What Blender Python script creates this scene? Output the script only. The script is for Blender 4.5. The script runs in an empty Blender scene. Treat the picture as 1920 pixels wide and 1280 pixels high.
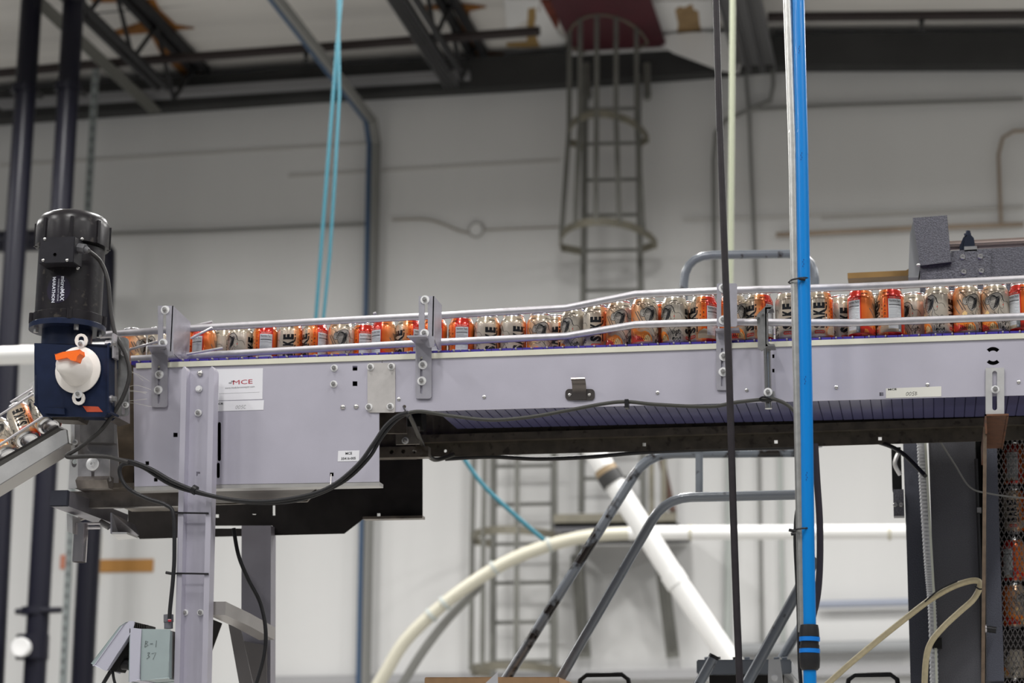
import bpy, bmesh, math, random
import numpy as np
from mathutils import Vector, Matrix
from mathutils.geometry import tessellate_polygon
random.seed(7)
PI = math.pi
SC = bpy.context.scene
COL = SC.collection

# ------------------------------------------------------------------ camera
F = 4072.0                                   # focal length in pixels of the 1920 wide frame
def _n(v): return v / np.linalg.norm(v)
_Z = _n(np.array((214., 17960., -4072.)))
_X = np.array((21700., 665., 4072.)); _X = _n(_X - _Z * _X.dot(_Z))
_Y = np.cross(_Z, _X)
MR = np.array([_X, _Y, _Z]); CAM = np.array([0., 0., 1.4])
cam = bpy.data.cameras.new('camera'); camo = bpy.data.objects.new('camera', cam); COL.objects.link(camo)
cam.sensor_width = 36; cam.lens = F / 1920 * 36; cam.clip_end = 80
camo.matrix_world = Matrix.Translation(CAM) @ Matrix(MR.tolist()).to_4x4()
cam.dof.use_dof = True; cam.dof.focus_distance = 5.10; cam.dof.aperture_fstop = 4.0
SC.camera = camo
# ------------------------------------------------------------------ light and exposure
SC.view_settings.view_transform = 'Standard'; SC.view_settings.look = 'None'
SC.view_settings.gamma = 1; SC.view_settings.use_curve_mapping = False
SC.view_settings.exposure = 0.0
W = bpy.data.worlds.new('world'); SC.world = W; W.use_nodes = True
W.node_tree.nodes['Background'].inputs[0].default_value = (0.80, 0.88, 1.0, 1)
W.node_tree.nodes['Background'].inputs[1].default_value = 0.12
def high_bay(x, y, z, e, spread=175, sx=0.35, sy=1.2):
    l = bpy.data.lights.new('high_bay_lamp', 'AREA'); l.shape = 'RECTANGLE'; l.size = sx; l.size_y = sy
    l.energy = e; l.color = (1.0, 0.985, 0.96); l.spread = math.radians(spread)
    o = bpy.data.objects.new('high_bay_lamp', l); COL.objects.link(o); o.location = (x, y, z)
for hx in (-9.0, -5.4, -1.8, 1.8, 5.4):
    for hy, e in ((-1.0, 80), (2.2, 112), (8.2, 115), (11.2, 125)):
        high_bay(hx, hy, 6.45, e * (1.15 if hx > -2 and hy > 5 else 1))

# ------------------------------------------------------------------ helpers
def P(px, py, y):
    d = MR @ np.array([px - 960, 640 - py, -F]); return Vector((CAM + d * (y / d[1])).tolist())
def Q(p):
    c = MR.T @ (np.array(p) - CAM); return (960 + F * c[0] / -c[2], 640 - F * c[1] / -c[2])
def V(*a): return Vector(a)

MATS = {}
def mat(name, col, rough=0.5, metal=0.0, coat=0.0, noise=None, bump=None, dirt=None, trans=0.0, stretch=None):
    """noise=(scale, amount) tone variation; bump=(scale, strength); dirt=(scale, threshold, colour, amount)"""
    if name in MATS: return MATS[name]
    m = bpy.data.materials.new(name); m.use_nodes = True; nt = m.node_tree; b = nt.nodes['Principled BSDF']
    if max(col) < .06: b.inputs['Specular IOR Level'].default_value = .28
    b.inputs['Roughness'].default_value = rough; b.inputs['Metallic'].default_value = metal
    b.inputs['Coat Weight'].default_value = coat; b.inputs['Coat Roughness'].default_value = 0.08
    b.inputs['Transmission Weight'].default_value = trans
    c = (col[0], col[1], col[2], 1); b.inputs['Base Color'].default_value = c
    tc = nt.nodes.new('ShaderNodeTexCoord'); cur = None
    def mix(fac, a, bcol):
        x = nt.nodes.new('ShaderNodeMix'); x.data_type = 'RGBA'
        nt.links.new(fac, x.inputs['Factor'])
        if hasattr(a, 'links'): nt.links.new(a, x.inputs[6])
        else: x.inputs[6].default_value = a
        x.inputs[7].default_value = bcol; return x.outputs[2]
    def nz(scale, detail=4):
        t = nt.nodes.new('ShaderNodeTexNoise'); t.inputs['Scale'].default_value = scale; t.inputs['Detail'].default_value = detail
        if stretch:
            mp = nt.nodes.new('ShaderNodeMapping'); mp.inputs['Scale'].default_value = stretch
            nt.links.new(tc.outputs['Object'], mp.inputs['Vector']); nt.links.new(mp.outputs[0], t.inputs['Vector'])
        else: nt.links.new(tc.outputs['Object'], t.inputs['Vector'])
        return t
    cur = c
    if noise:
        t = nz(noise[0]); mr = nt.nodes.new('ShaderNodeMapRange'); mr.inputs[1].default_value = .35; mr.inputs[2].default_value = .65
        nt.links.new(t.outputs[0], mr.inputs[0]); k = 1 - noise[1]
        cur = mix(mr.outputs[0], cur, (col[0]*k, col[1]*k, col[2]*k, 1))
    if dirt:
        t = nz(dirt[0], 6); mr = nt.nodes.new('ShaderNodeMapRange'); mr.inputs[1].default_value = dirt[1]; mr.inputs[2].default_value = dirt[1] + .08
        mr.inputs[4].default_value = dirt[3]; nt.links.new(t.outputs[0], mr.inputs[0])
        cur = mix(mr.outputs[0], cur, (*dirt[2], 1))
    if hasattr(cur, 'links'): nt.links.new(cur, b.inputs['Base Color'])
    if bump:
        t = nz(bump[0], 3); bp = nt.nodes.new('ShaderNodeBump'); bp.inputs['Strength'].default_value = bump[1]; bp.inputs['Distance'].default_value = 0.002
        nt.links.new(t.outputs[0], bp.inputs['Height']); nt.links.new(bp.outputs[0], b.inputs['Normal'])
    MATS[name] = m; return m

class B:
    """collects shapes into one bmesh, then links them as one object"""
    def __init__(s): s.b = bmesh.new()
    def box(s, p0, p1):
        x0, x1 = sorted((p0[0], p1[0])); y0, y1 = sorted((p0[1], p1[1])); z0, z1 = sorted((p0[2], p1[2]))
        v = [s.b.verts.new(c) for c in ((x0,y0,z0),(x1,y0,z0),(x1,y1,z0),(x0,y1,z0),(x0,y0,z1),(x1,y0,z1),(x1,y1,z1),(x0,y1,z1))]
        for f in ((0,3,2,1),(4,5,6,7),(0,1,5,4),(1,2,6,5),(2,3,7,6),(3,0,4,7)): s.b.faces.new([v[i] for i in f])
        return s
    def pbox(s, x0, y0, x1, y1, Y0, Y1):
        a = P(x0, (y0+y1)/2, Y0); c = P(x1, (y0+y1)/2, Y0); t = P((x0+x1)/2, y0, Y0); d = P((x0+x1)/2, y1, Y0)
        return s.box((a.x, Y0, d.z), (c.x, Y1, t.z))
    def plate(s, outer, vec, holes=()):
        vec = Vector(vec); loops = [[Vector(p) for p in outer]] + [[Vector(p) for p in h] for h in holes]
        flat = [p for l in loops for p in l]
        fr = [s.b.verts.new(p) for p in flat]; bk = [s.b.verts.new(p + vec) for p in flat]
        for t in tessellate_polygon(loops):
            try: s.b.faces.new([fr[i] for i in t]); s.b.faces.new([bk[i] for i in reversed(t)])
            except ValueError: pass
        k = 0
        for l in loops:
            n = len(l)
            for i in range(n):
                a, c = k+i, k+(i+1) % n
                s.b.faces.new((fr[a], fr[c], bk[c], bk[a]))
            k += n
        return s
    def pplate(s, pts, Y, d, holes=()):
        return s.plate([P(x, y, Y) for x, y in pts], (0, d, 0), [[P(x, y, Y) for x, y in h] for h in holes])
    def loft(s, rings, cap=True, closed=False):
        vs = [[s.b.verts.new(p) for p in r] for r in rings]; n = len(vs[0])
        rg = range(len(vs) if closed else len(vs)-1)
        for i in rg:
            a, c = vs[i], vs[(i+1) % len(vs)]
            for j in range(n): s.b.faces.new((a[j], a[(j+1) % n], c[(j+1) % n], c[j]))
        if cap and not closed:
            s.b.faces.new(list(reversed(vs[0]))); s.b.faces.new(vs[-1])
        return s
    def cyl(s, a, c, r, seg=16, r2=None):
        a = Vector(a); c = Vector(c); d = (c-a).normalized(); u = d.orthogonal().normalized(); w = d.cross(u); r2 = r if r2 is None else r2
        ring = lambda o, rr: [o + (u*math.cos(2*PI*i/seg) + w*math.sin(2*PI*i/seg))*rr for i in range(seg)]
        return s.loft([ring(a, r), ring(c, r2)])
    def lathe(s, prof, o, axis=(0,0,1), seg=32):
        d = Vector(axis).normalized(); u = d.orthogonal().normalized(); w = d.cross(u); o = Vector(o)
        return s.loft([[o + d*z + (u*math.cos(2*PI*i/seg) + w*math.sin(2*PI*i/seg))*max(r, 1e-5) for i in range(seg)] for r, z in prof])
    def tube(s, pts, r, seg=10, smooth=True, closed=False, rad=None, sect=None):
        pts = [Vector(p) for p in pts]
        if smooth and len(pts) > 2: pts = spline(pts, 6)
        n = len(pts); rings = []; up = None
        for i, p in enumerate(pts):
            if closed: t = pts[(i+1) % n] - pts[i-1]
            else: t = pts[min(i+1, n-1)] - pts[max(i-1, 0)]
            t.normalize()
            if up is None: up = t.orthogonal().normalized() if sect is None else ((Vector((0,0,1)) - t*t.z).normalized() if abs(t.z) < .9 else Vector((0,-1,0)))
            up = (up - t*up.dot(t)).normalized(); w = t.cross(up); rr = r if rad is None else rad(i/(n-1))
            if sect is None: rings.append([p + (up*math.cos(2*PI*k/seg) + w*math.sin(2*PI*k/seg))*rr for k in range(seg)])
            else: rings.append([p + w*a + up*c for a, c in sect])
        return s.loft(rings, closed=closed)
    def done(s, name, m, parent=None, bevel=0, smooth=True, **kw):
        bmesh.ops.remove_doubles(s.b, verts=s.b.verts, dist=1e-6)
        if bevel:
            es = [e for e in s.b.edges if len(e.link_faces) == 2 and e.calc_face_angle(0) > 0.6]
            bmesh.ops.bevel(s.b, geom=es, offset=bevel, segments=2, affect='EDGES', clamp_overlap=True)
        bmesh.ops.recalc_face_normals(s.b, faces=s.b.faces)
        me = bpy.data.meshes.new(name); s.b.to_mesh(me); s.b.free()
        if smooth:
            me.shade_smooth(); me.set_sharp_from_angle(angle=math.radians(38))
        me.materials.append(m); return link(name, me, parent, **kw)
def link(name, me, parent=None, label=None, cat=None, group=None, kind=None, loc=None):
    o = bpy.data.objects.new(name, me); COL.objects.link(o)
    if loc is not None: o.location = loc
    if parent is not None:
        o.parent = parent
        o.matrix_parent_inverse = ROOTINV.get(parent.name, Matrix())
    for k, v in (('label', label), ('category', cat), ('group', group), ('kind', kind)):
        if v: o[k] = v
    return o
ROOTINV = {}
def thing(name, label, cat, loc=(0,0,0), group=None):
    o = bpy.data.objects.new(name, None); COL.objects.link(o); o.location = loc; o.empty_display_size = .05
    o['label'] = label; o['category'] = cat
    if group: o['group'] = group
    ROOTINV[o.name] = Matrix.Translation(-Vector(loc)); return o
def spline(pts, k=8):
    out = []
    for i in range(len(pts)-1):
        p0 = pts[max(i-1, 0)]; p1 = pts[i]; p2 = pts[i+1]; p3 = pts[min(i+2, len(pts)-1)]
        for j in range(k):
            t = j/k
            out.append(0.5*((2*p1) + (p2-p0)*t + (2*p0-5*p1+4*p2-p3)*t*t + (3*p1-p0-3*p2+p3)*t**3))
    out.append(pts[-1]); return out
def PP(pts, Y): return [P(x, y, Y) for x, y in pts]
def ext(pts, top=None, bottom=None):
    # carry a vertical run on beyond the frame, straight up to the roof or down to the floor
    pts = [Vector(p) for p in pts]
    if top is not None: d = pts[0] - pts[1]; pts = [pts[0] + d*((top - pts[0].z)/d.z)] + pts
    if bottom is not None: d = pts[-1] - pts[-2]; pts = pts + [pts[-1] + d*((bottom - pts[-1].z)/d.z)]
    return pts
def rect(x0, y0, x1, y1): return [(x0, y0), (x1, y0), (x1, y1), (x0, y1)]
def oval(cx, cy, rx, ry, n=12, a0=0): return [(cx + rx*math.cos(2*PI*i/n+a0), cy + ry*math.sin(2*PI*i/n+a0)) for i in range(n)]
def slot(cx, y0, y1, r):
    o = [(cx + r*math.cos(a), y0 + r + r*math.sin(a)) for a in [PI + PI*i/6 for i in range(7)]]
    return o + [(cx + r*math.cos(a), y1 - r + r*math.sin(a)) for a in [PI*i/6 for i in range(7)]]
def rrect(x0, y0, x1, y1, r, n=4):
    o = []
    for cx, cy, a in ((x0+r, y0+r, PI), (x1-r, y0+r, 1.5*PI), (x1-r, y1-r, 0), (x0+r, y1-r, .5*PI)):
        o += [(cx + r*math.cos(a+.5*PI*i/n), cy + r*math.sin(a+.5*PI*i/n)) for i in range(n+1)]
    return o

# text as thin flat print: returns list of 2D triangles/quads meshes in metres
_tc = {}
def text2d(txt, size=1.0, bold=0.0, shear=0.0, space=1.0):
    key = (txt, bold, shear, space)
    if key not in _tc:
        c = bpy.data.curves.new('t', 'FONT'); c.body = txt; c.size = 1; c.offset = bold; c.shear = shear; c.space_character = space
        c.align_x = 'CENTER'; c.align_y = 'CENTER'; c.resolution_u = 2
        o = bpy.data.objects.new('t', c); COL.objects.link(o)
        dg = bpy.context.evaluated_depsgraph_get(); me = bpy.data.meshes.new_from_object(o.evaluated_get(dg))
        _tc[key] = ([(v.co.x, v.co.y) for v in me.vertices], [tuple(p.vertices) for p in me.polygons])
        bpy.data.objects.remove(o); bpy.data.curves.remove(c); bpy.data.meshes.remove(me)
    vs, fs = _tc[key]
    return [(x*size, y*size) for x, y in vs], fs
def stroke2d(pts, w, taper=False, sm=True):
    pts = [Vector((x, y, 0)) for x, y in pts]
    if sm and len(pts) > 2: pts = spline(pts, 5)
    vs = []; n = len(pts)
    for i, p in enumerate(pts):
        t = (pts[min(i+1, n-1)] - pts[max(i-1, 0)]).normalized(); k = w/2*(1 - .8*abs(2*i/(n-1)-1)**2 if taper else 1)
        vs += [(p.x - t.y*k, p.y + t.x*k), (p.x + t.y*k, p.y - t.x*k)]
    return vs, [(2*i, 2*i+1, 2*i+3, 2*i+2) for i in range(n-1)]
def tr(sh, dx=0, dy=0, rot=0, sx=1, sy=1):
    c, s_ = math.cos(rot), math.sin(rot)
    return [(x*sx*c - y*sy*s_ + dx, x*sx*s_ + y*sy*c + dy) for x, y in sh[0]], sh[1]
def flat_print(name, shapes, m, parent, origin, ux=(1,0,0), uy=(0,0,1), lift=(0,-.0004,0), **kw):
    """printed shapes on a flat surface"""
    bm = bmesh.new(); o = Vector(origin) + Vector(lift); ux = Vector(ux); uy = Vector(uy)
    for vs, fs in shapes:
        bv = [bm.verts.new(o + ux*x + uy*y) for x, y in vs]
        for f in fs:
            try: bm.faces.new([bv[i] for i in f])
            except ValueError: pass
    me = bpy.data.meshes.new(name); bm.to_mesh(me); bm.free(); me.materials.append(m)
    return link(name, me, parent, **kw)

# shared fasteners (facing -Y)
def _mesh(b, m):
    o = b.done('tmp', m); me = o.data; bpy.data.objects.remove(o); return me
steel = mat('bolt_steel', (.52,.51,.50), .27, .75)
brightw = mat('washer_steel', (.84,.84,.85), .4, .3)
def bolt_mesh(kind):
    b = B()
    if kind == 'nut':      # washer, hex nut, stud
        b.lathe([(0,0),(.0088,0),(.0088,-.0018),(0,-.0018)], (0,0,0), (0,1,0), 20)
        b.cyl((0,-.0018,0),(0,-.0075,0), .0058, 6); b.cyl((0,-.0075,0),(0,-.0125,0), .0033, 10)
    elif kind == 'hex':
        b.lathe([(0,0),(.0085,0),(.0085,-.0016),(0,-.0016)], (0,0,0), (0,1,0), 20); b.cyl((0,-.0016,0),(0,-.007,0), .0062, 6)
    elif kind == 'dome':
        b.lathe([(.0078,0),(.0074,-.002),(.006,-.0042),(.0032,-.0056),(0,-.006)], (0,0,0), (0,1,0), 20)
    elif kind == 'wide':   # wide washer with nut and stud
        b.lathe([(0,0),(.0118,0),(.0118,-.002),(0,-.002)], (0,0,0), (0,1,0), 24)
        b.cyl((0,-.002,0),(0,-.0085,0), .0066, 6); b.cyl((0,-.0085,0),(0,-.015,0), .0038, 10)
    elif kind == 'rivet':
        b.lathe([(0,0),(.0045,0),(.0042,-.002),(.002,-.0032),(0,-.0034)], (0,0,0), (0,1,0), 12)
    elif kind == 'socket':
        b.lathe([(.0085,0),(.0078,-.0025),(.006,-.0042),(.0035,-.0042),(.0033,-.0015),(0,-.0015)], (0,0,0), (0,1,0), 20)
    me = _mesh(b, steel if kind not in ('hex',) else brightw); me.materials.append(brightw)
    for p in me.polygons:
        if kind in ('nut', 'wide', 'hex') and p.center.y > -.0022: p.material_index = 1
    return me
BM = {k: bolt_mesh(k) for k in ('nut','hex','dome','wide','rivet','socket')}
def bolt(px, py, Y, kind, parent, s=1.0, name='bolt'):
    o = link(name, BM[kind], parent); p = P(px, py, Y)
    o.location = p; o.scale = (s, s, s)
    return o

# ------------------------------------------------------------------ materials
M_panel = mat('brushed_stainless_panel', (.505,.49,.57), .42, .4, noise=(9, .07), bump=(700, .05), dirt=(14, .66, (.46,.45,.49), .35))
M_plate = mat('stainless_plate', (.48,.47,.46), .38, .5, noise=(30, .08), bump=(400, .06))
M_brack = mat('galvanised_bracket', (.42,.41,.46), .38, .5, noise=(40, .1), bump=(300, .08))
M_brackd = mat('dull_steel_bracket', (.30,.30,.30), .4, .6, noise=(40, .25))
M_rail = mat('aluminium_guide_rail', (.60,.58,.61), .33, .8, noise=(60, .12))
M_strip = mat('cream_plastic_strip', (.68,.67,.56), .45, noise=(12, .08))
M_belt = mat('indigo_plastic_belt', (.05,.035,.28), .32, noise=(50, .2))
M_beltu = mat('greyish_indigo_belt', (.10,.10,.22), .28, noise=(5, .4))  # greyer, patchier indigo for the return run
M_dirty = mat('greasy_steel', (.21,.18,.15), .38, .6, noise=(25, .5), dirt=(18, .55, (.06,.045,.03), .8))
M_dark = mat('dark_and_shaded_steel', (.028,.025,.024), .45, .3, noise=(20, .3))  # dark steel parts; on the far casing plate the darkness is painted shade
M_brown = mat('grimy_brown_rail', (.085,.072,.055), .5, .3, noise=(30, .4), dirt=(45, .58, (.02,.015,.01), .8))
M_hole = mat('black_shade_and_parts', (.006,.006,.006), .8)  # painted shade in gaps and interiors, also a few black parts
M_rubber = mat('black_cable_rubber', (.018,.018,.02), .42)
M_cableg = mat('grey_cable_sheath', (.040,.038,.038), .5, noise=(60, .15))
M_tie = mat('black_nylon_tie', (.012,.012,.014), .4)
M_motor = mat('black_motor_paint', (.014,.012,.015), .33, noise=(30, .3), bump=(90, .12), dirt=(60, .60, (.08,.07,.06), .5))
M_navy = mat('navy_gearbox_paint', (.010,.017,.046), .34, noise=(40, .2))
M_white = mat('white_plastic_cover', (.80,.76,.72), .35)
M_orange = mat('orange_plastic_tag', (.95,.16,.01), .4)
M_label = mat('white_label_paper', (.72,.72,.76), .5)
M_black = mat('black_print', (.012,.012,.014), .5)
M_redp = mat('dark_red_print', (.42,.02,.04), .5)
M_greyp = mat('grey_print', (.22,.22,.23), .5)
M_whitep = mat('silver_print', (.62,.64,.72), .4)
M_box = mat('grey_green_enclosure', (.30,.36,.37), .5, noise=(20, .05))
M_boxl = mat('lavender_grey_enclosure', (.44,.44,.52), .45)
M_hammer = mat('grey_hammertone', (.125,.125,.15), .36, .35, bump=(330, 1.0), noise=(260, .45))
M_hammerd = mat('dark_blue_grey_post', (.085,.09,.12), .5, .1, noise=(500, .35), bump=(330, .5))
M_tubeg = mat('chipped_grey_tube_paint', (.19,.21,.24), .24, .1, dirt=(26, .615, (.022,.012,.010), 1.0))
M_chip = mat('worn_black_tube_paint', (.17,.19,.22), .24, .1, dirt=(17, .485, (.014,.010,.009), 1.0))
M_blue = mat('blue_pipe_plastic', (.0,.20,.60), .28, coat=.3)
M_bluer = mat('blue_ring_plastic', (.0,.17,.62), .4)
M_conduit = mat('galvanised_conduit', (.62,.62,.60), .32, .85, noise=(60, .15))
M_hose = mat('cream_braided_hose', (.58,.50,.32), .45, noise=(120, .12))
M_pvc = mat('white_pvc_pipe', (.80,.80,.79), .35)
M_pvcc = mat('cream_pvc_pipe', (.52,.50,.41), .4)
M_cord = mat('cyan_cord', (.025,.17,.23), .5)
M_riser = mat('black_riser_pipe', (.010,.010,.018), .36)
M_riser.node_tree.nodes['Principled BSDF'].inputs['Specular IOR Level'].default_value = .22
M_wallp = mat('grey_conduit_paint', (.20,.20,.19), .5)
M_ladder = mat('grey_ladder_paint', (.15,.15,.135), .5, noise=(8, .2))
M_ladderr = mat('olive_ladder_bar', (.21,.195,.15), .6, noise=(5, .3))
M_steelb = mat('grey_joist_paint', (.10,.10,.105), .6)
M_steelk = mat('dark_joist_steel', (.020,.020,.022), .6)
M_beam = mat('dark_eave_beam', (.045,.045,.045), .7, noise=(3, .2))
M_rust = mat('orange_foam', (.33,.13,.02), .8, noise=(10, .4))
M_alu = mat('bright_aluminium', (.80,.79,.78), .32, .65, noise=(18, .12), bump=(150, .1))
M_silver = mat('can_aluminium', (.80,.80,.82), .22, 1.0)
M_card = mat('brown_cardboard', (.52,.32,.17), .8, noise=(40, .1))
M_ochre = mat('ochre_bar', (.30,.17,.04), .55, noise=(10, .3))

# ------------------------------------------------------------------ room
WY = 16.0
M_wall = mat('painted_wall', (.68,.68,.675), .8, noise=(.9, .06), bump=(5, .1), stretch=(1.6,1.6,.22))
M_ceil = mat('white_roof_lining', (.72,.70,.67), .85, noise=(1.5, .12), stretch=(.3,2.5,1))
M_floor = mat('concrete_floor', (.42,.41,.39), .6, noise=(2, .15))
B().box((-14, -6, -.1), (10, WY+.3, 0)).done('floor', M_floor, kind='structure')
wall_top = [(-14, 6.95)] + [(P(x, y, WY).x, P(x, y, WY).z) for x, y in ((0, 236), (600, 194), (960, 174), (1290, 152), (1480, 136), (1920, 134))] + [(10, 6.6)]
b = B(); b.plate([(-14, WY, 0), (10, WY, 0)] + [(x, WY, z + .30) for x, z in reversed(wall_top)], (0, .25, 0)); b.done('wall_back', M_wall, kind='structure')
b = B()
tp = [(x, 2.0, z + .34) for x, z in wall_top]; rings = []
for x, z in wall_top: rings.append([(x, -6, z+.34), (x, WY+.2, z+.34), (x, WY+.2, z+.42), (x, -6, z+.42)])
b.loft(rings); b.done('ceiling', M_ceil, kind='structure')
b = B(); rings = []
for x, z in wall_top: rings.append([(x, WY-.16, z), (x, WY-.01, z), (x, WY-.01, z+.26), (x, WY-.16, z+.26)])
b.loft(rings); b.done('trim_1', M_beam, kind='structure')
b = B(); a = P(300, 171, WY-.2)
for x0, x1, yy0, yy1 in ((0, 880, 205, 140),):
    b.tube([P(0, 196, WY-.24), P(600, 157, WY-.24), P(880, 140, WY-.24)], 0, sect=[(-.05,-.03),(.05,-.03),(.05,.03),(-.05,.03)], smooth=False)
b.done('trim_2', mat('pale_beam_flange', (.22,.22,.23), .6), kind='structure')
b = B(); b.tube([P(500, 1277, WY-.05), P(1920, 1252, WY-.05)], 0, sect=[(-.04,-.035),(.04,-.035),(.04,.035),(-.04,.035)], smooth=False)
b.done('trim_3', mat('grey_wall_ledge', (.35,.35,.36), .6), kind='structure')
# wall panel joints: faint raised battens where the insulated panels meet
for k, (x0, y0, x1, y1) in enumerate(((0, 310, 700, 268), (1540, 410, 1920, 388), (540, 330, 1050, 300))):
    b = B(); b.tube([P(x0, y0, WY-.004), P(x1, y1, WY-.004)], 0, sect=[(-.004,-.012),(.004,-.012),(.004,.012),(-.004,.012)], smooth=False)
    b.done('trim_%d' % (k+4), mat('wall_joint_paint', (.52,.51,.49), .8), kind='structure')

def wall_pipe(name, pts, Y, r, m, label, cat='pipe', seg=8, smooth=False, **kw):
    if pts and len(pts[0]) == 2: pts = PP(pts, Y)
    return B().tube(pts, r, seg=seg, smooth=smooth).done(name, m, label=label, cat=cat, **kw)
wall_pipe('electrical_conduit', [(205, 438), (400, 432), (690, 419)], WY-.05, .014, M_wallp, 'thin dark horizontal conduit on the wall right of the motor', 'conduit')
b = thing('air_line_conduit', 'blue pipe strapped to grey conduit dropping down the wall from the ceiling', 'pipe', P(700, 1270, WY-.1))
for dx, r, m, nm in ((0, .020, mat('dull_blue_pipe', (.035,.08,.16), .5), 'blue_pipe'), (11, .030, M_wallp, 'conduit_tube'), (20, .012, M_wallp, 'conduit_tube')):
    c0 = P(692+dx, 262, WY-.12)
    B().tube([P(672+dx, 1285, WY-.12), P(692+dx, 270, WY-.12), c0 + V(0, -.12, .12), c0 + V(0, -6, .14)], r, seg=8, smooth=False).done(nm, m, b)
wall_pipe('telephone_wire', [(735, 412), (805, 412), (860, 432), (880, 436)], WY-.03, .008, mat('tan_wire', (.32,.29,.25), .7), 'pale wire running along the wall to a round cover', 'wire', smooth=True)
rp = thing('round_wall_cover', 'white round cover plate with grey rim on the wall left of the caged ladder', 'cover plate', P(893, 431, WY-.02))
B().lathe([(.055,0),(.055,-.02),(.048,-.03),(0,-.03)], P(893, 431, WY), (0,1,0), 24).done('disc', M_wall, rp)
b = B(); b.tube([P(893, 431, WY-.03) + V(.058*math.cos(a), 0, .058*math.sin(a)) for a in [2*PI*i/24 for i in range(24)]], .006, 6, smooth=False, closed=True); b.done('rim', mat('wire_tan2', (.36,.35,.33), .7), rp)
wall_pipe('telephone_wire', [(906, 431), (1050, 425)], WY-.03, .006, MATS['tan_wire'], 'pale wire running from the round cover to the ladder cage', 'wire')
wall_pipe('wall_conduit', [(1340, 560), (1338, 300), (1342, 250), (1360, 225), (1445, 188), (1450, 160), (1445, -20)], WY-.08, .017, M_wallp, 'grey conduit bending twice below the beam beside the cream rope', 'conduit', smooth=False)
wall_pipe('wall_conduit', [(1408, 205), (1560, 198), (1920, 186)], WY-.05, .016, M_wallp, 'upper grey horizontal conduit right of the blue pipe', 'conduit')
wall_pipe('wall_conduit', [(1392, 60), (1405, 220), (1418, 540), (1430, 1285)], WY-.06, .014, M_wallp, 'straight vertical conduit down the wall between cream rope and blue pipe', 'conduit')
wall_pipe('rusty_pipe', [(1455, 440), (1700, 428), (1920, 420)], WY-.06, .018, mat('rust_stained_paint', (.36,.28,.21), .7, noise=(2, .3)), 'rust-stained horizontal pipe behind the hood of the grey machine', 'pipe')
wall_pipe('wall_conduit', [(1280, 412), (1920, 390)], WY-.04, .008, MATS['wall_joint_paint'], 'faint thin conduit just above the rust-stained pipe', 'conduit')
wall_pipe('wall_conduit', [(1877, 425), (1872, 290), (1880, 258), (1900, 246), (1990, 240)], WY-.06, .013, MATS['rust_stained_paint'], 'faint conduit with a rounded bend at the right edge of the picture', 'conduit', smooth=False)
wall_pipe('wall_conduit', [(1370, 842), (1362, 1285)], WY-.05, .03, mat('pale_grey_conduit', (.42,.45,.43), .6), 'wide pale vertical conduit behind the hanging black cable', 'conduit')
wall_pipe('wall_conduit', [(1462, 842), (1470, 1285)], WY-.05, .016, MATS['pale_grey_conduit'], 'pale vertical conduit just left of the blue pipe, below the conveyor', 'conduit')
wall_pipe('wall_rail', [(1530, 1133), (1720, 1128)], WY-.10, .028, mat('pale_blue_rail', (.33,.36,.44), .5), 'thin blue-grey horizontal rail low on the wall', 'rail')
wall_pipe('wall_rail', [(1380, 1218), (1720, 1210)], WY-.10, .045, mat('grey_low_rail', (.30,.31,.32), .6), 'thick grey horizontal rail low on the wall', 'rail')
# orange and yellow tape marks
tm = thing('tape_marking', 'orange tape bar with a thin yellow vertical stripe on the wall', 'tape', P(240, 1060, WY-.01))
B().pbox(187, 1048, 287, 1072, WY-.012, WY-.002).done('orange_bar', mat('orange_tape', (.40,.19,.04), .6), tm)
B().pbox(178, 1000, 187, 1095, WY-.012, WY-.002).done('yellow_stripe', mat('yellow_tape', (.55,.44,.16), .6), tm)
B().pbox(113, 1040, 124, 1066, WY-.012, WY-.002).done('red_mark', mat('red_tape', (.55,.2,.12), .6), tm)

# ------------------------------------------------------------------ roof steel
def zc(x):   # ceiling underside height at world x
    for (x0, z0), (x1, z1) in zip(wall_top, wall_top[1:]):
        if x0 <= x <= x1: return z0 + (z1-z0)*(x-x0)/(x1-x0) + .34
    return 7.3
def strut(px, py, w, h, m, label, dz=-.05, n=1, gap=.0):
    p = P(px, py, WY-.2); r = thing('roof_channel', label, 'roof strut', p)
    for k in range(n):
        o = B(); x = p.x + k*gap; z = p.z
        o.box((x-w/2, 6, z-h/2), (x-w/2+.006, WY-.2, z+h/2)).box((x+w/2-.006, 6, z-h/2), (x+w/2, WY-.2, z+h/2)).box((x-w/2, 6, z+h/2-.006), (x+w/2, WY-.2, z+h/2))
        o.done('channel', m, r)
    return r
strut(285, 208, .032, .04, mat('pale_strut', (.22,.22,.20), .5), 'pale strut channel pair running to the beam above the black pipes', n=2, gap=.055)
strut(838, 160, .04, .05, mat('grey_strut', (.13,.13,.135), .5), 'grey strut channel pair running to the beam left of the caged ladder', n=2, gap=.07)
strut(1392, 132, .09, .08, mat('mid_strut', (.15,.15,.155), .5), 'broad grey channel group running to the beam above the cream rope', n=3, gap=.105)
def joist(px, py, label):
    p = P(px, py, WY-.2); r = thing('bar_joist', label, 'joist', p); top = zc(p.x)-.03; bot = top-.48
    for dx in (-.05, .05):
        B().box((p.x+dx-.03, 5, top-.05), (p.x+dx+.03, WY-.16, top)).done('top_chord', M_steelk, r)
    for dx in (-.04, .04): B().box((p.x+dx-.02, 5, bot), (p.x+dx+.02, WY-1.0, bot+.04)).done('bottom_chord', M_steelk, r)
    y = WY-.3; k = 0
    while y > 9:
        z0, z1 = (top-.03, bot+.02) if k % 2 == 0 else (bot+.02, top-.03)
        B().cyl((p.x, y, z0), (p.x, y-.45, z1), .018, 8).done('web', M_steelk, r); y -= .45; k += 1
joist(372, 160, 'dark bar joist with orange-stained edges at the upper left')
joist(893, 150, 'dark bar joist behind the grey strut channel pair')
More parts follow.
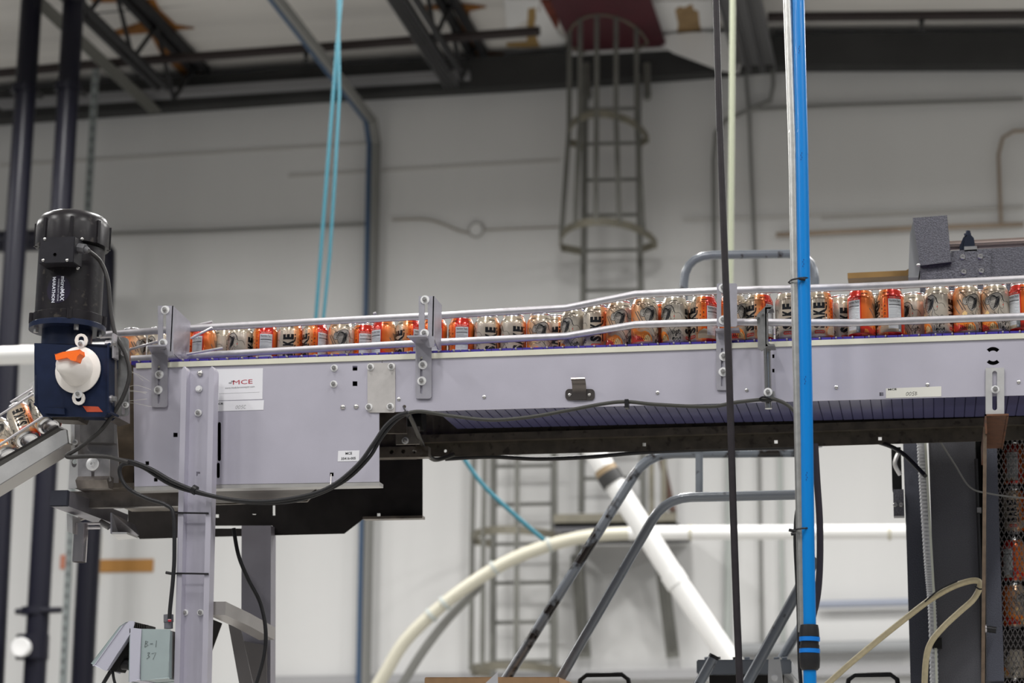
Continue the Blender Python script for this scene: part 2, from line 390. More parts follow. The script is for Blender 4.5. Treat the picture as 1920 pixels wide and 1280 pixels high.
def spr(name, pts, Y, label, hx):
    r = thing(name, label, 'sprinkler pipe', P(*pts[0], Y)); B().tube(PP(pts, Y), .036, 10, smooth=False).done('pipe', mat('dark_sprinkler_pipe', (.03,.022,.022), .5), r)
    for x, y in hx: 
        p = P(x, y, Y); B().lathe([(.02,.03),(.02,-.03),(.012,-.04),(.012,-.07),(.03,-.08),(0,-.085)], p, (0,0,1), 10).done('sprinkler_head', M_steelk, r)
spr('sprinkler_pipe', [(-40, 141), (160, 122), (1012, 58)], 14.9, 'long dark sprinkler pipe under the roof at the upper left', [(574, 98)])
spr('sprinkler_pipe', [(1440, 32), (1990, 27)], 14.9, 'dark sprinkler pipe under the roof at the upper right', [(1728, 36)])
B().tube([P(0, 33, 14.6), P(200, 20, 14.6), P(530, -10, 14.6)], .02, 8, smooth=False).done('thin_roof_pipe', M_steelb, label='thin grey pipe crossing under the roof at the top left corner', cat='pipe')
# foam and rust stains: irregular pads sprayed on the lining
def pad(name, pts, m, label, cat, group=None):
    # project onto the ceiling underside
    o = []
    for x, y in pts:
        d = MR @ np.array([x-960, 640-y, -F]); t = (zc(P(x, y, 14).x) - .020 - 1.4)/d[2]; q = CAM + d*t; o.append(Vector(q.tolist()))
    z = sum(q.z for q in o)/len(o)
    b = B(); b.plate([(q.x, q.y, q.z) for q in o], (0, 0, .008)); return b.done(name, m, label=label, cat=cat, group=group)
def blob(cx, cy, rx, ry, n=14, j=.35): return [(cx + rx*(1+random.uniform(-j, j))*math.cos(2*PI*i/n), cy + ry*(1+random.uniform(-j, j))*math.sin(2*PI*i/n)) for i in range(n)]
pad('foam_stain', [(255,0),(268,22),(262,44),(205,62),(212,68),(280,62),(300,100),(340,140),(372,165),(384,160),(365,120),(345,84),(318,58),(365,54),(330,48),(300,20),(290,0)], M_rust, 'orange stained foam beside the dark joist at the upper left', 'foam')
pad('foam_stain', [(160,-12),(250,-12),(240,4),(175,6)], M_rust, 'small orange stained foam at the top edge near the black pipes', 'foam')
pad('foam_stain', [(790,14),(860,8),(912,14),(880,22),(880,60),(905,100),(945,102),(940,116),(905,120),(885,110),(870,60),(852,20),(800,18)], M_rust, 'orange stained foam beside the joist near the caged ladder', 'foam')
pad('foam_stain', [(990,16),(1004,14),(1006,70),(1015,90),(950,88),(950,82),(988,80)], mat('yellow_foam', (.34,.22,.08), .8), 'pale yellow foam streak left of the dark red roof hatch', 'foam')
pad('foam_stain', [(1012,0),(1050,0),(1046,50),(1030,68),(1014,60),(1022,40),(1010,20)], mat('red_brown_stain', (.20,.045,.025), .8, noise=(12,.5)), 'red-brown stain at the left edge of the roof hatch', 'foam')
pad('foam_stain', blob(1290, 45, 25, 46), mat('tan_foam', (.38,.25,.12), .8, noise=(8,.3)), 'tan foam patch right of the roof hatch', 'foam')
pad('foam_stain', blob(1376, 78, 14, 14), MATS['red_brown_stain'], 'small rust spot beside the hanging rope', 'foam')
pad('white_roof_patch', [(945,0),(1012,0),(1045,60),(1060,75),(1058,120),(950,118),(945,100),(1010,90),(1000,30),(950,60)], mat('white_foil', (.80,.80,.80), .7), 'white foil patch on the roof lining left of the hatch', 'roof patch')
pad('white_roof_patch', [(1222,4),(1335,0),(1345,60),(1392,110),(1382,132),(1310,122),(1238,88)], MATS['white_foil'], 'white foil patch on the roof lining right of the hatch', 'roof patch')
B().pplate([(1240, 84), (1262, 98), (1310, 116), (1350, 131), (1385, 136), (1398, 90), (1395, 62), (1300, 60), (1240, 66)], 15.74, .02).done('hanging_foil', MATS['white_foil'], label='white foil flap hanging over the beam right of the hatch', cat='foil flap')
hd = thing('roof_hatch', 'dark red roof hatch opening above the caged ladder', 'hatch', P(1130, 60, 15.2))
b = B(); q = [Vector((P(x, y, 15.2).x, 0, 0)) for x, y in ((1052, 90), (1232, 85))]
b.box((q[0].x, 14.3, 7.34), (q[1].x, 15.78, 7.37)); b.done('hatch_panel', mat('dark_red_hatch', (.075,.012,.02), .6, noise=(3,.3)), hd)
b = B(); b.box((q[0].x-.05, 15.79, 7.33), (q[1].x+.05, 15.84, 7.38)); b.done('frame', mat('white_foil2', (.6,.6,.6), .7), hd)

# ------------------------------------------------------------------ risers
def riser(pts, Y, label, r=.073, extra=None):
    t = thing('riser_pipe', label, 'pipe', P(*pts[0], Y)); b = [Vector(q) for q in ext(list(reversed(PP(pts, Y))), 7.3)]; b = ext(b, None, 0.0); B().tube(b, r, 20, smooth=False).done('pipe', M_riser, t); return t
r1 = riser([(-14, 1290), (17, 640), (60, -10)], 13.2, 'black riser pipe at the far left edge, partly out of frame')
r2 = riser([(64, 1290), (100, 640), (139, -10)], 13.2, 'black riser pipe with a pressure gauge, second from the left edge')
for (x, y), rr in (((45, 167), r1), ((127, 163), r2)):
    B().cyl(P(x, y-6, 13.2), P(x, y+8, 13.2), .09, 20).done('coupling', M_riser, rr)
    B().tube([P(x, y, 13.2), P(x+30, y+12, 14.9)], .03, 8, smooth=False).done('wall_clamp', M_steelk, rr)
for dy in (0,):
    B().cyl(P(30, 1146, 13.15), P(115, 1143, 13.15), .02, 8).done('clamp_rod', M_riser, r2)
    B().cyl(P(66, 1138, 13.2), P(66, 1152, 13.2), .09, 20).done('clamp', M_riser, r2)
g = P(40, 1213, 13.0)
B().cyl(P(62, 1190, 13.2), P(60, 1236, 13.2), .105, 20).done('valve_body', M_riser, r2)
B().lathe([(0,.03),(.058,.03),(.062,0),(.062,-.02),(.057,-.025),(0,-.02)], g, (0,1,0), 28).done('gauge', mat('gauge_face', (.72,.72,.72), .4), r2, label='round white pressure gauge')
B().cyl(g, P(62, 1213, 13.2), .02, 8).done('gauge_stem', M_riser, r2)
r3 = thing('elbow_pipe', 'black pipe that turns down through an elbow behind the motor', 'pipe', P(163, 1280, 14.8))
B().tube(ext([P(-60, 455, 14.8), P(80, 450, 14.8), P(150, 447, 14.8), P(180, 452, 14.8), P(196, 475, 14.8), P(195, 520, 14.8), P(160, 1160, 14.8), P(154, 1290, 14.8)], None, 0.0), .083, 20, smooth=False).done('pipe', M_riser, r3)
rod = thing('threaded_strut', 'slotted galvanised strut running down the wall beside the black pipes', 'strut', P(130, 1280, 15.5))
B().tube(ext([P(186, 30, 15.5), P(150, 640, 15.5), P(118, 1290, 15.5)], None, 0.0), 0, smooth=False, sect=[(-.022,-.022),(.022,-.022),(.022,.022),(-.022,.022)]).done('channel', mat('galvanised_strut', (.26,.29,.29), .45), rod)
hl = link('slot_hole', None, None) if False else None
hm = None
for k in range(60):
    t = k/59; y = 60 + 1200*t; x = 185 - 66*t
    p = P(x, y, 15.5); bb = B(); 
    if hm is None:
        bb.box((-.007, -.0245, -.016), (.007, -.020, .016)); o = bb.done('slot_hole', M_steelk, rod); hm = o.data
    else: o = link('slot_hole', hm, rod)
    o.location = p

# white pipe at left
wp = thing('white_duct_pipe', 'blurred cream-topped white pipe level with the gearbox at the left edge', 'pipe', P(0, 665, 9))
B().tube([P(-60, 669, 9), P(60, 665, 9), P(420, 652, 9)], .042, 16, smooth=False).done('pipe', M_pvc, wp)
# ------------------------------------------------------------------ caged ladders
def ladder(name, label, xl, xr, ytop, ybot, rungs, hoops, Y=15.8, bars=(-.85,-.45,.0,.45,.85), flare=None):
    L = thing(name, label, 'ladder', P((xl[1]+xr[1])/2, ybot, Y))
    for (xt, xb) in (xl, xr):
        B().tube([P(xt, ytop, Y), P(xb, ybot, Y)], 0, smooth=False, sect=[(-.02,-.03),(.02,-.03),(.02,.03),(-.02,.03)]).done('rail', M_ladder, L)
    X0 = lambda y: xl[0] + (xl[1]-xl[0])*(y-ytop)/(ybot-ytop); X1 = lambda y: xr[0] + (xr[1]-xr[0])*(y-ytop)/(ybot-ytop)
    for y in rungs: B().cyl(P(X0(y), y, Y), P(X1(y), y-2, Y), .014, 8).done('rung', M_ladder, L)
    H = []
    for y, w, d in hoops:
        a = P(X0(y), y, Y); c = P(X1(y), y, Y); cx = (a.x+c.x)/2; z = (a.z+c.z)/2; pts = []
        for i in range(17):
            th = PI*(1.12 - 1.24*i/16)
            pts.append(Vector((cx + w*math.cos(th), Y-.12 - d*max(0, math.sin(th)) , z)))
        pts = [Vector((a.x, Y, z))] + pts + [Vector((c.x, Y, z))]
        B().tube(pts, 0, smooth=False, sect=[(-.006,-.028),(.006,-.028),(.006,.028),(-.006,.028)]).done('hoop', M_ladderr, L); H.append((cx, z, w, d))
    for k in bars:
        pts = [Vector((cx + w*k, Y-.12-d*math.sqrt(max(0, 1-k*k)), z)) for cx, z, w, d in H]
        B().tube(pts, 0, smooth=False, sect=[(-.012,-.004),(.012,-.004),(.012,.004),(-.012,.004)] if 0 else [(-.018,-.005),(.018,-.005),(.018,.005),(-.018,.005)]).done('cage_bar', M_ladder, L)
    return L
LU = ladder('caged_ladder', 'upper grey caged ladder rising up the wall to the roof hatch', (1098, 1090), (1196, 1206), 140, 960,
       [205, 270, 338, 404, 470, 545, 620, 690, 760, 830, 897], [(92, .30, .66), (274, .30, .66), (470, .36, .70)])
for x in (1100, 1212): B().tube([P(x, 120, WY-.25), P(x+2, 178, WY-.3), P(x+2, 182, WY-.02)], .03, 8, smooth=False).done('wall_bracket', M_ladder, LU)
LL = ladder('caged_ladder', 'lower grey caged ladder on the wall beside the small platform', (926, 924), (1040, 1037), 700, 1290,
       [730, 802, 874, 946, 1020, 1093, 1167, 1240], [(740, .33, .60), (1018, .34, .62), (1262, .34, .62)], bars=(-.95, -.5, .25, .9))
pl = thing('wall_platform', 'small steel platform on brackets between the two caged ladders', 'platform', P(1150, 1000, 15.6))
B().pbox(1038, 962, 1268, 980, 15.0, 15.03).done('toe_board', M_ladderr, pl)
a = P(1038, 980, 15.0); c = P(1268, 980, 15.0); B().box((a.x, 15.0, a.z-.03), (c.x, 15.95, a.z)).done('deck', mat('dark_deck', (.06,.06,.065), .6), pl)
B().pbox(1040, 980, 1268, 996, 15.0, 15.02).done('skirt', mat('dark_deck2', (.09,.09,.10), .6), pl)
for x0, x1 in ((1082, 1096), (1238, 1262)):
    B().tube([P(x0, 1040, 15.75), P(x1, 1232, 15.9)], 0, smooth=False, sect=[(-.045,-.03),(.045,-.03),(.045,.03),(-.045,.03)]).done('brace', M_ladder, pl)
    B().tube([P(x0+4, 1000, 15.05), P(x1-2, 1215, 15.85)], .02, 8, smooth=False).done('brace', M_ladder, pl)
for x in (1222, 1245): B().tube([P(x-2, 700, 15.1), P(x, 965, 15.1)], .02, 8, smooth=False).done('post', M_ladderr, pl)
B().tube([P(1240, 860, 15.3), P(1262, 960, 15.2)], .025, 8, smooth=False).done('brace', mat('brown_brace', (.10,.05,.035), .6), pl)
# ------------------------------------------------------------------ pvc pipes and hoses in mid distance
hp = thing('vacuum_pipe', 'white horizontal pipe crossing behind the grey stair rails', 'pipe', P(1400, 998, 12))
B().tube([P(1180, 999, 12), P(1720, 996, 12)], .040, 18, smooth=False).done('pipe', M_pvc, hp)
for x in (1295, 1668): B().cyl(P(x-3, 998, 12), P(x+3, 998, 12), .043, 18).done('joint', M_pvcc, hp)
ch = thing('curved_vacuum_hose', 'cream curved pipe sweeping up from the lower left to the white pipe', 'hose', P(720, 1280, 12))
B().tube(PP([(700, 1300), (722, 1262), (765, 1195), (850, 1118), (945, 1056), (1030, 1022), (1110, 1004), (1190, 999)], 12), .037, 16).done('hose', M_pvcc, ch)
for (x, y, dx, dy) in ((806, 1155, 6, -5), (831, 1133, 6, -5), (925, 1066, 5, -3), (1028, 1022, 6, -2)):
    B().cyl(P(x, y, 12), P(x+dx, y+dy, 12), .044, 16).done('hose_clamp', MATS['pale_grey_conduit'], ch)
B().tube(PP([(738, 1310), (790, 1225), (840, 1160), (880, 1118), (905, 1092)], 12.08), .026, 12).done('second_hose', M_wallp, ch)
dp = thing('diagonal_pipe', 'thick white diagonal pipe with a dirty grey collar', 'pipe', P(1370, 1240, 11))
B().tube([P(1085, 800, 11), P(1270, 1092, 11), P(1385, 1262, 11), P(1560, 1530, 11)], .056, 20, smooth=False).done('pipe', M_pvc, dp)
B().cyl(P(1258, 1074, 11), P(1272, 1096, 11), .061, 20).done('joint', M_pvc, dp)
B().cyl(P(1140, 888, 11), P(1152, 907, 11), .064, 20).done('collar', mat('dirty_collar', (.045,.045,.045), .5), dp, label='dark grey dirty collar')
B().cyl(P(1134, 878, 11), P(1140, 888, 11), .060, 20).done('collar_ring', mat('tan_ring', (.30,.22,.13), .5), dp)
wall_pipe('hanging_string', ext(PP([(640, -10), (634, 60), (622, 210), (607, 400), (592, 600), (584, 720)], 9.5), 7.3), 9.5, .009, M_cord, 'left cyan cord hanging from the roof behind the conveyor', 'string')
wall_pipe('hanging_string', ext(PP([(634, -10), (636, 180), (628, 330), (618, 480), (606, 600), (592, 720)], 9.5), 7.3), 9.5, .008, M_cord, 'right cyan cord hanging close beside the other', 'string')
wall_pipe('cyan_hose', [(860, 845), (905, 908), (965, 965), (1020, 1012)], 9.5, .010, M_cord, 'cyan hose slanting down below the conveyor', 'hose', smooth=True)
wall_pipe('cream_rope', ext(PP([(1374, -10), (1372, 250), (1369, 560), (1368, 800)], 9.0), 7.3), 9.0, .012, mat('pale_green_rope', (.42,.45,.33), .6), 'pale cream-green rope hanging just right of the black cable', 'rope')
# ------------------------------------------------------------------ can conveyor
CY = 5.0; ST = lambda x: 680 - .0339*(x - 270)          # wear strip top line in the frame
conv = thing('can_conveyor', 'long stainless conveyor with indigo belt carrying the row of drink cans', 'conveyor', P(900, 770, CY))
XL, XR = P(245, 680, CY).x, P(1990, 622, CY).x
# front side panels
sq = lambda x, y, r=4.5: rect(x-r, y-r, x+r, y+r)
holes = [sq(665.5, 690), sq(665.5, 719), sq(329, 815, 4), sq(292, 899, 3.5), sq(276, 868, 3.5), sq(622, 889, 3.5), slot(411, 791, 864, 3.2), slot(409, 867, 896, 3)]
B().pplate([(250, 689), (716, 673), (716, 770), (711, 771), (711, 903), (400, 908), (252, 912)], CY, .003, holes).done('side_panel', M_panel, conv, smooth=False)
B().pplate([(711, 903), (711, 910), (400, 916), (252, 920), (252, 912), (400, 908)], CY+.001, .04).done('panel_hem', M_plate, conv)
def arc(cx, cy, r0, r1, a0, a1, n=6):
    f = lambda r, a: (cx + r*math.cos(a), cy + r*math.sin(a))
    return [f(r1, a0+(a1-a0)*i/n) for i in range(n+1)] + [f(r0, a1-(a1-a0)*i/n) for i in range(n+1)]
holes = [oval(758, 762, 3.4, 3.4), arc(1862, 667, 10, 17, PI*1.25, PI*1.75), arc(1862, 667, 10, 17, PI*.25, PI*.75), rect(1649, 735, 1656.5, 742),
         rect(1448, 664, 1452, 671), rect(1448, 691, 1452, 698)]
B().pplate([(717, 673), (1350, 651.5), (1990, 629), (1990, 739), (740, 772), (717, 772)], CY, .003, holes).done('side_panel', M_panel, conv, smooth=False)
sp = B().pplate(rrect(689, 680, 741, 773, 4), CY-.003, .003).done('splice_plate', mat('matte_splice_plate', (.49,.47,.46), .5, .3, noise=(60,.08)), conv)
for x, y in ((695, 688), (734, 687), (692, 763), (732, 762)): bolt(x, y, CY-.003, 'nut', sp)
pn = [c for c in conv.children if c.name.startswith('side_panel')]
for x, y in ((627, 690), (626, 720)): bolt(x, y, CY, 'nut', pn[0])
for x, y in ((643, 763), (668, 762)): bolt(x, y, CY, 'dome', pn[0], .85)
for x, y in ((748, 748), (908, 744), (1233, 736), (1400, 731), (1568, 726), (1739, 721), (1910, 716)): bolt(x, y, CY, 'rivet', pn[1], 1.0)
# black plate added as the interior shade seen through the punched holes
a = P(260, 700, CY+.05); c = P(705, 895, CY+.05); B().box((a.x, CY+.05, c.z), (c.x, CY+.055, a.z)).done('inner_shade_plate', M_hole, conv)
# wear strip
pts = [(x, ST(x)) for x in (255, 716, 1350, 1990)]
b = B(); b.plate(PP(pts, CY-.004) + PP([(x, y + 9.8) for x, y in reversed(pts)], CY-.004), (0, .03, 0)); b.done('wear_strip', M_strip, conv)
# belt: top run and return run, one module per pitch
def zb(X):   # belt surface height at world x
    z0, x0 = P(270, ST(270)-1, 5.027).z, P(270, 680, 5.027).x; z1, x1 = P(1900, ST(1900)-1, 5.027).z, P(1900, 625, 5.027).x
    return z0 + (z1-z0)*(X-x0)/(x1-x0)
PITCH = .0254
def module(teeth=True, under=False):
    b = B(); y0, y1 = (.008, .545)
    hw = .0112 if under else .0118
    b.box((-hw, y0, -.009), (hw, y1, 0))
    y = y0 + .006
    if under:
        while y < y1:
            b.box((.0106, y, -.007), (.0150, y+.006, -.001)); y += .012
    return _mesh(b, M_beltu if under else M_belt)
mt, mu = module(), module(under=True)
n = 0; X = XL + .01
while X < XR:
    link('belt_module', mt, conv, loc=(X, CY, zb(X))); X += PITCH
mb = B(); X = XL + .02
tip = B(); tip.lathe([(.0020,0),(.0020,-.008),(0,-.0095)], (0,0,0), (0,1,0), 10); tipm = _mesh(tip, mat('hinge_pin_end', (.34,.32,.36), .45))
while X < XR:
    link('hinge_pin', tipm, conv, loc=(X, CY+.008, zb(X)-.0025)); X += PITCH*1.5
zr = lambda X: P(1000, 765, CY).z + .058
X = P(775, 780, CY).x
while X < XR:
    link('return_module', mu, conv, loc=(X, CY+.004, zr(X)+.009)); X += PITCH
B().box((P(775, 780, CY).x-.012, CY+.01, zr(0)+.012), (XR, CY+.55, zb(0)-.012)).done('belt_shade_backing', M_hole, conv)  # black box added as shade between the two belt runs
# far side panel and lower rail seen from underneath
FY = 5.58
a = P(806, 800, FY)
zn = P(1000, 851, FY).z
hs = [(835, 845, 0), (1208, 833, 1), (1455, 828, 1), (1650, 822, 1)]
xx0, xx1 = P(700, 840, FY).x, XR+.15
hl = []
for x, y, q_ in hs:
    p = P(x, y, FY); hl.append([(p.x+dx, FY, p.z+dz) for dx, dz in (oval(0, 0, .0042, .0042) if not q_ else rect(-.0045,-.0045,.0045,.0045))])
zlow = lambda x, y: P(x, y, FY).z
bot = PP([(712, 859), (1100, 848), (1470, 838), (1990, 822)], FY)
B().plate([(bot[0].x, FY, bot[0].z+.20)] + [tuple(p) for p in bot] + [(bot[-1].x, FY, bot[-1].z+.20)], (0, .004, 0), hl).done('far_side_panel', M_brown, conv)
B().tube([p + V(0, -.015, .045) for p in bot], 0, smooth=False, sect=[(-.012,-.010),(.012,-.010),(.012,.010),(-.012,.010)]).done('far_rail', M_brown, conv)
# joint clutter between the two panels
jc = B().pplate([(712, 772), (762, 771), (762, 812), (712, 812)], CY+.16, .01).done('joint_plate', M_dirty, conv)
B().pplate([(742, 800), (786, 799), (786, 832), (742, 833)], CY+.20, .008).done('joint_plate', mat('dull_joint_plate', (.20,.18,.16), .5, .4, noise=(40,.3)), conv)
B().pplate([(700, 838), (803, 836), (803, 856), (700, 858)], CY+.26, .03, [oval(734, 847, 4, 4), oval(756, 846, 4, 4), oval(777, 846, 4, 4)]).done('joint_rail', M_dirty, conv)
bolt(760, 826, CY+.20, 'nut', jc)
B().cyl(P(700, 790, CY+.3), P(795, 786, CY+.3), .03, 20).done('idler_roller', M_hole, conv)
B().box((P(640, 800, CY+.28).x, CY+.28, P(700, 860, CY+.28).z), (P(783, 800, CY+.3).x, CY+.30, P(740, 775, CY+.3).z)).done('cross_plate', M_dirty, conv)
# deep drive-end casing, far plate with punched holes
FP = CY+.55
B().pplate([(240, 850), (792, 850), (792, 970), (680, 973), (645, 1000), (392, 1006), (262, 1010), (240, 985)], FP, .004,
           [sq(407, 967, 3.3), rect(511, 947, 516, 966), sq(710, 965, 3.2), rect(395, 985, 511, 990.5), rect(473, 963, 480, 964.6)]).done('casing_far_plate', M_dark, conv)  # shadow on the inner side put into the plate's dark colour
B().pplate([(680, 968), (792, 966), (792, 971), (680, 973)], FP-.03, .03).done('casing_hem', M_dirty, conv)
B().pplate([(255, 918), (600, 911), (575, 940), (300, 949), (255, 951)], CY+.25, .01).done('drip_pan', M_dirty, conv)
B().plate([P(255, 912, CY+.01), P(602, 909, CY+.01), P(560, 940, CY+.22), P(300, 945, CY+.22)], (0,0,.003)).done('casing_floor', mat('stained_floor_plate', (.10,.085,.075), .45, .5, noise=(14,.4)), conv)
B().pplate([(133, 905), (255, 905), (252, 913), (140, 915)], CY+.02, .4).done('casing_floor', MATS['greasy_steel'], conv)
B().pplate([(130, 922), (335, 918), (338, 948), (150, 952)], CY+.08, .02).done('drip_channel', mat('mottled_channel', (.27,.24,.22), .35, .6, noise=(18,.5)), conv)
# leg posts
def leg(x0t, x0b, w, yt, Y, m, name='leg', yb=1290, fl=10, parent=conv):
    lg = None
    b = B(); b.pplate([(x0t+fl-1, yt+8), (x0t+w-fl+1, yt+6), (x0b+w-fl-1, yb), (x0b+fl-1, yb)], Y+.028, .003, [[(368, 884), (375, 884), (375, 888), (371, 888), (371, 892), (368, 892)]] if m is M_panel else ())
    for off in (0, w-fl):
        top = [(x0t+off+1, yt+4), (x0t+off+fl/2, yt-2), (x0t+off+fl-1, yt+4)]
        b.pplate([(x0b+off, yb), (x0t+off, yt+8)] + top + [(x0t+off+fl, yt+8), (x0b+off+fl, yb)], Y, .034)
    return b.done(name, m, parent)
lg = leg(340, 293, 62, 688, CY-.075, M_panel, yb=2690)
for x, y, k in ((375, 700, 'dome'), (373, 729, 'hex'), (372, 774, 'nut')): bolt(x, y, CY-.048, k, lg)
for x, y in ((347, 1148), (376, 1148)): bolt(x, y, CY-.048, 'nut', lg, .9)
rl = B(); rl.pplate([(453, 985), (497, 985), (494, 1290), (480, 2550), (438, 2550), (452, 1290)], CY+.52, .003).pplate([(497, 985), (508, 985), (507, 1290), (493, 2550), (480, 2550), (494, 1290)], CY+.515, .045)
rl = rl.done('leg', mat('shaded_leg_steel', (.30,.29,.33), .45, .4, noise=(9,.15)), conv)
B().tube([P(392, 1140, CY-.03), P(440, 1162, CY+.22), P(488, 1188, CY+.42)], 0, smooth=False, sect=[(-.002,-.016),(.04,-.016),(.04,.016),(-.002,.016)]).done('cross_brace', mat('brace_steel', (.36,.34,.33), .4, .5), conv)
B().pplate([(426, 1158), (448, 1163), (476, 1290), (450, 1290)], CY+.35, .004).done('brace', mat('brace_dark', (.15,.14,.14), .5, .4), conv)
B().pplate([(392, 1158), (416, 1168), (386, 1250), (388, 1200)], CY+.12, .004).done('brace', M_dark, conv)
B().pplate([(452, 1200), (500, 1210), (500, 1290), (478, 1290)], CY+.50, .004).done('gusset', MATS['brace_dark'], conv)
for y in (961, 1074.5):
    o = B(); o.tube(PP([(323, y+1), (333, y), (391, y+1)], CY-.078), .0022, 6, smooth=False).done('zip_tie', M_tie, lg)
B().cyl(P(311, 1073, CY-.08), P(322, 1075, CY-.08), .0035, 8).done('zip_tie_tail', M_tie, lg)

# front rail brackets
def bracket(cx, top, fy0, tabx, taby, lowx, lowy, ub, lb, wingx=None, wing=None, slots=None, Yf=CY-.05):
    r = B()
    x0, x1 = cx
    r.pplate(rrect(x0, top, x1, fy0, 3) if wingx is None else [(x0, top), (x1, top), (x1, fy0), (x1-10, fy0+2), (x0, fy0-16)], Yf, .003, [slot(*slots[0])] if slots[0] else ())
    if wingx is not None:
        p0 = P(x1, top, Yf); vp = (1750-x1); Yb = Yf/(1-(wingx-x1)/vp); w0, w1, w2, w3 = wing
        zt = p0.z; zz = [P(x1, top, Yf).z, P(wingx, w1, Yb).z, P(wingx, w2, Yb).z, P(x1+ (wingx-x1)*.7, w3, Yf+(Yb-Yf)*.7).z, P(x1, w0, Yf).z]
        r.plate([(p0.x-.003, Yf, zz[0]), (p0.x-.003, Yb, zz[1]), (p0.x-.003, Yb, zz[2]), (p0.x-.003, Yf+(Yb-Yf)*.7, zz[3]), (p0.x-.003, Yf, zz[4])], (.003, 0, 0))
    up = r.done('rail_bracket', M_brack, conv)
    for x, y in ub: bolt(x, y, Yf, 'wide', up, .92)
    r = B()
    a = P(tabx[0], taby, Yf-.005); c = P(tabx[1], taby, Yf-.005)
    if wingx is not None:
        l0 = P(lowx[0], lowy[0], CY-.006); l1 = P(lowx[1], lowy[0], CY-.006)
        r.plate([(a.x, Yf-.03, a.z), (c.x-.006, Yf-.03, a.z), (l1.x, CY-.003, a.z), (l0.x, CY-.003, a.z)], (0, 0, -.004))
    else: r.box((a.x, CY-.03, a.z-.006), (c.x, CY, a.z))
    low = PP([(x, y) for x, y in rrect(lowx[0], lowy[0], lowx[1], lowy[1], 5)], CY-.006)
    low = [Vector((p.x, p.y, min(p.z, a.z))) for p in low]
    r.plate(low, (0, .003, 0), [PP(slot(*slots[1]), CY-.006)])
    lw = r.done('rail_bracket', M_brack, conv)
    for x, y in lb: bolt(x, y, CY-.006, 'wide', lw, .92)
    return up
bracket((296, 325), 573, 666, (283, 322), 651, (284, 314), (655, 763), ((310, 581), (306, 643)), ((299, 702), (297, 731)), 362, (658, 604, 668, 679), ((308.5, 576, 655, 3), (298, 685, 757, 2.2)))
bracket((785, 814), 555, 650, (768, 808), 633, (779, 809), (640, 747), ((797, 562), (796, 625)), ((793, 684), (791, 714)), 830, (630, 572, 656, 655), ((799, 560, 634, 3), (790, 668, 738, 2.2)))
bracket((1344, 1382), 531, 612, (1340, 1384), 611, (1343, 1372), (616, 731), ((1356, 540), (1356, 600)), ((1357, 668), (1356, 697)), None, None, ((1355, 538, 604, 3), (1354, 652, 724, 2.2)))
# guide rails: two bars, stepping towards the camera in the middle
def rail(pl, Yl, pr, Yr, h=.0155, dark=False):
    pts = [P(x, y, Yl) for x, y in pl] + [P(x, y, Yr) for x, y in pr]
    return B().tube(pts, 0, smooth=False, sect=[(-.005,-h/2+.003),(-.002,-h/2),(.003,-h/2),(.005,-h/2+.003),(.005,h/2-.003),(.003,h/2),(-.002,h/2),(-.005,h/2-.003)]).done('guide_rail', M_rail, conv)
rail([(188, 628), (362, 615), (520, 606.5), (830, 591), (1062, 577)], 5.11, [(1192, 551.5), (1345, 545), (1600, 538), (1990, 520)], 5.008, .0175)
rail([(246, 680-7), (362, 667), (520, 658), (830, 641), (1062, 630)], 5.11, [(1192, 608.5), (1345, 604), (1600, 605.5-.5), (1990, 591)], 5.008, .0170)
for pts, Y in (([(240, 656), (296, 640)], 4.99), ([(362, 611), (398, 603)], 5.12), ([(358, 634), (398, 614)], 5.04), ([(350, 664), (418, 652)], 5.04), ([(700, 588), (705, 586)], 5.2)):
    B().cyl(P(*pts[0], Y), P(*pts[1], Y), .0032, 8).done('rail_rod', M_rail, conv)
# back rail, hidden mostly behind the cans
B().tube([P(250, 668, 5.34), P(1062, 632, 5.34), P(1990, 606, 5.30)], 0, smooth=False, sect=[(-.005,-.008),(.005,-.008),(.005,.008),(-.005,.008)]).done('guide_rail', M_rail, conv)
# hook
hk = B(); hk.pplate(rrect(1060, 729, 1115, 750, 7), CY-.003, .003)
o = [(0,0), (-.001,.014), (-.003,.026), (-.008,.036), (-.016,.043), (-.024,.046)]
bp = P(1087, 747, CY-.004); k0 = P(1074, 740, CY).x; k1 = P(1100, 740, CY).x
prof = [(bp.y+y_, bp.z+z_) for y_, z_ in o]
hk.plate([(k0, y_, z_) for y_, z_ in prof] + [(k0, y_-.0015, z_-.0035) for y_, z_ in reversed(prof)], (k1-k0, 0, 0))
hk = hk.done('cable_hook', mat('dark_stainless_hook', (.17,.15,.14), .25, .8), conv)
for x in (1068, 1105): bolt(x, 740, CY-.003, 'rivet', hk, .9)
# sensor bracket with rod
sb = B()
sb.pplate([(1419, 590), (1434, 575), (1437, 578), (1437, 645), (1440, 648), (1428, 658), (1421, 652)], CY-.07, .004)
sb.pplate([(1434, 574), (1450, 572), (1437, 588)], CY-.07, .004)
p = P(1437, 645, CY-.07); q = P(1452, 643, CY-.07); sb.box((p.x-.002, CY-.07, p.z-.005), (q.x, CY-.025, p.z)); pt = P(1434, 576, CY-.07); sb.box((p.x-.002, CY-.07, p.z-.004), (p.x+.002, CY-.025, pt.z)); sb.box((p.x-.002, CY-.07, pt.z-.004), (q.x-.002, CY-.03, pt.z))
sb = sb.done('sensor_bracket', mat('grey_sensor_bracket', (.20,.20,.20), .45, .3, noise=(60,.2)), conv)
B().cyl(P(1438, 645, CY-.03), P(1441, 766, CY-.03), .0088, 20).done('rod', mat('polished_rod', (.55,.54,.52), .18, .95), sb)
B().pplate([(1432, 735), (1452, 733), (1452, 745), (1432, 748)], CY-.035, .03).done('rod_clamp', M_brackd, sb)
bolt(1440, 735, CY-.04, 'wide', sb, .85)
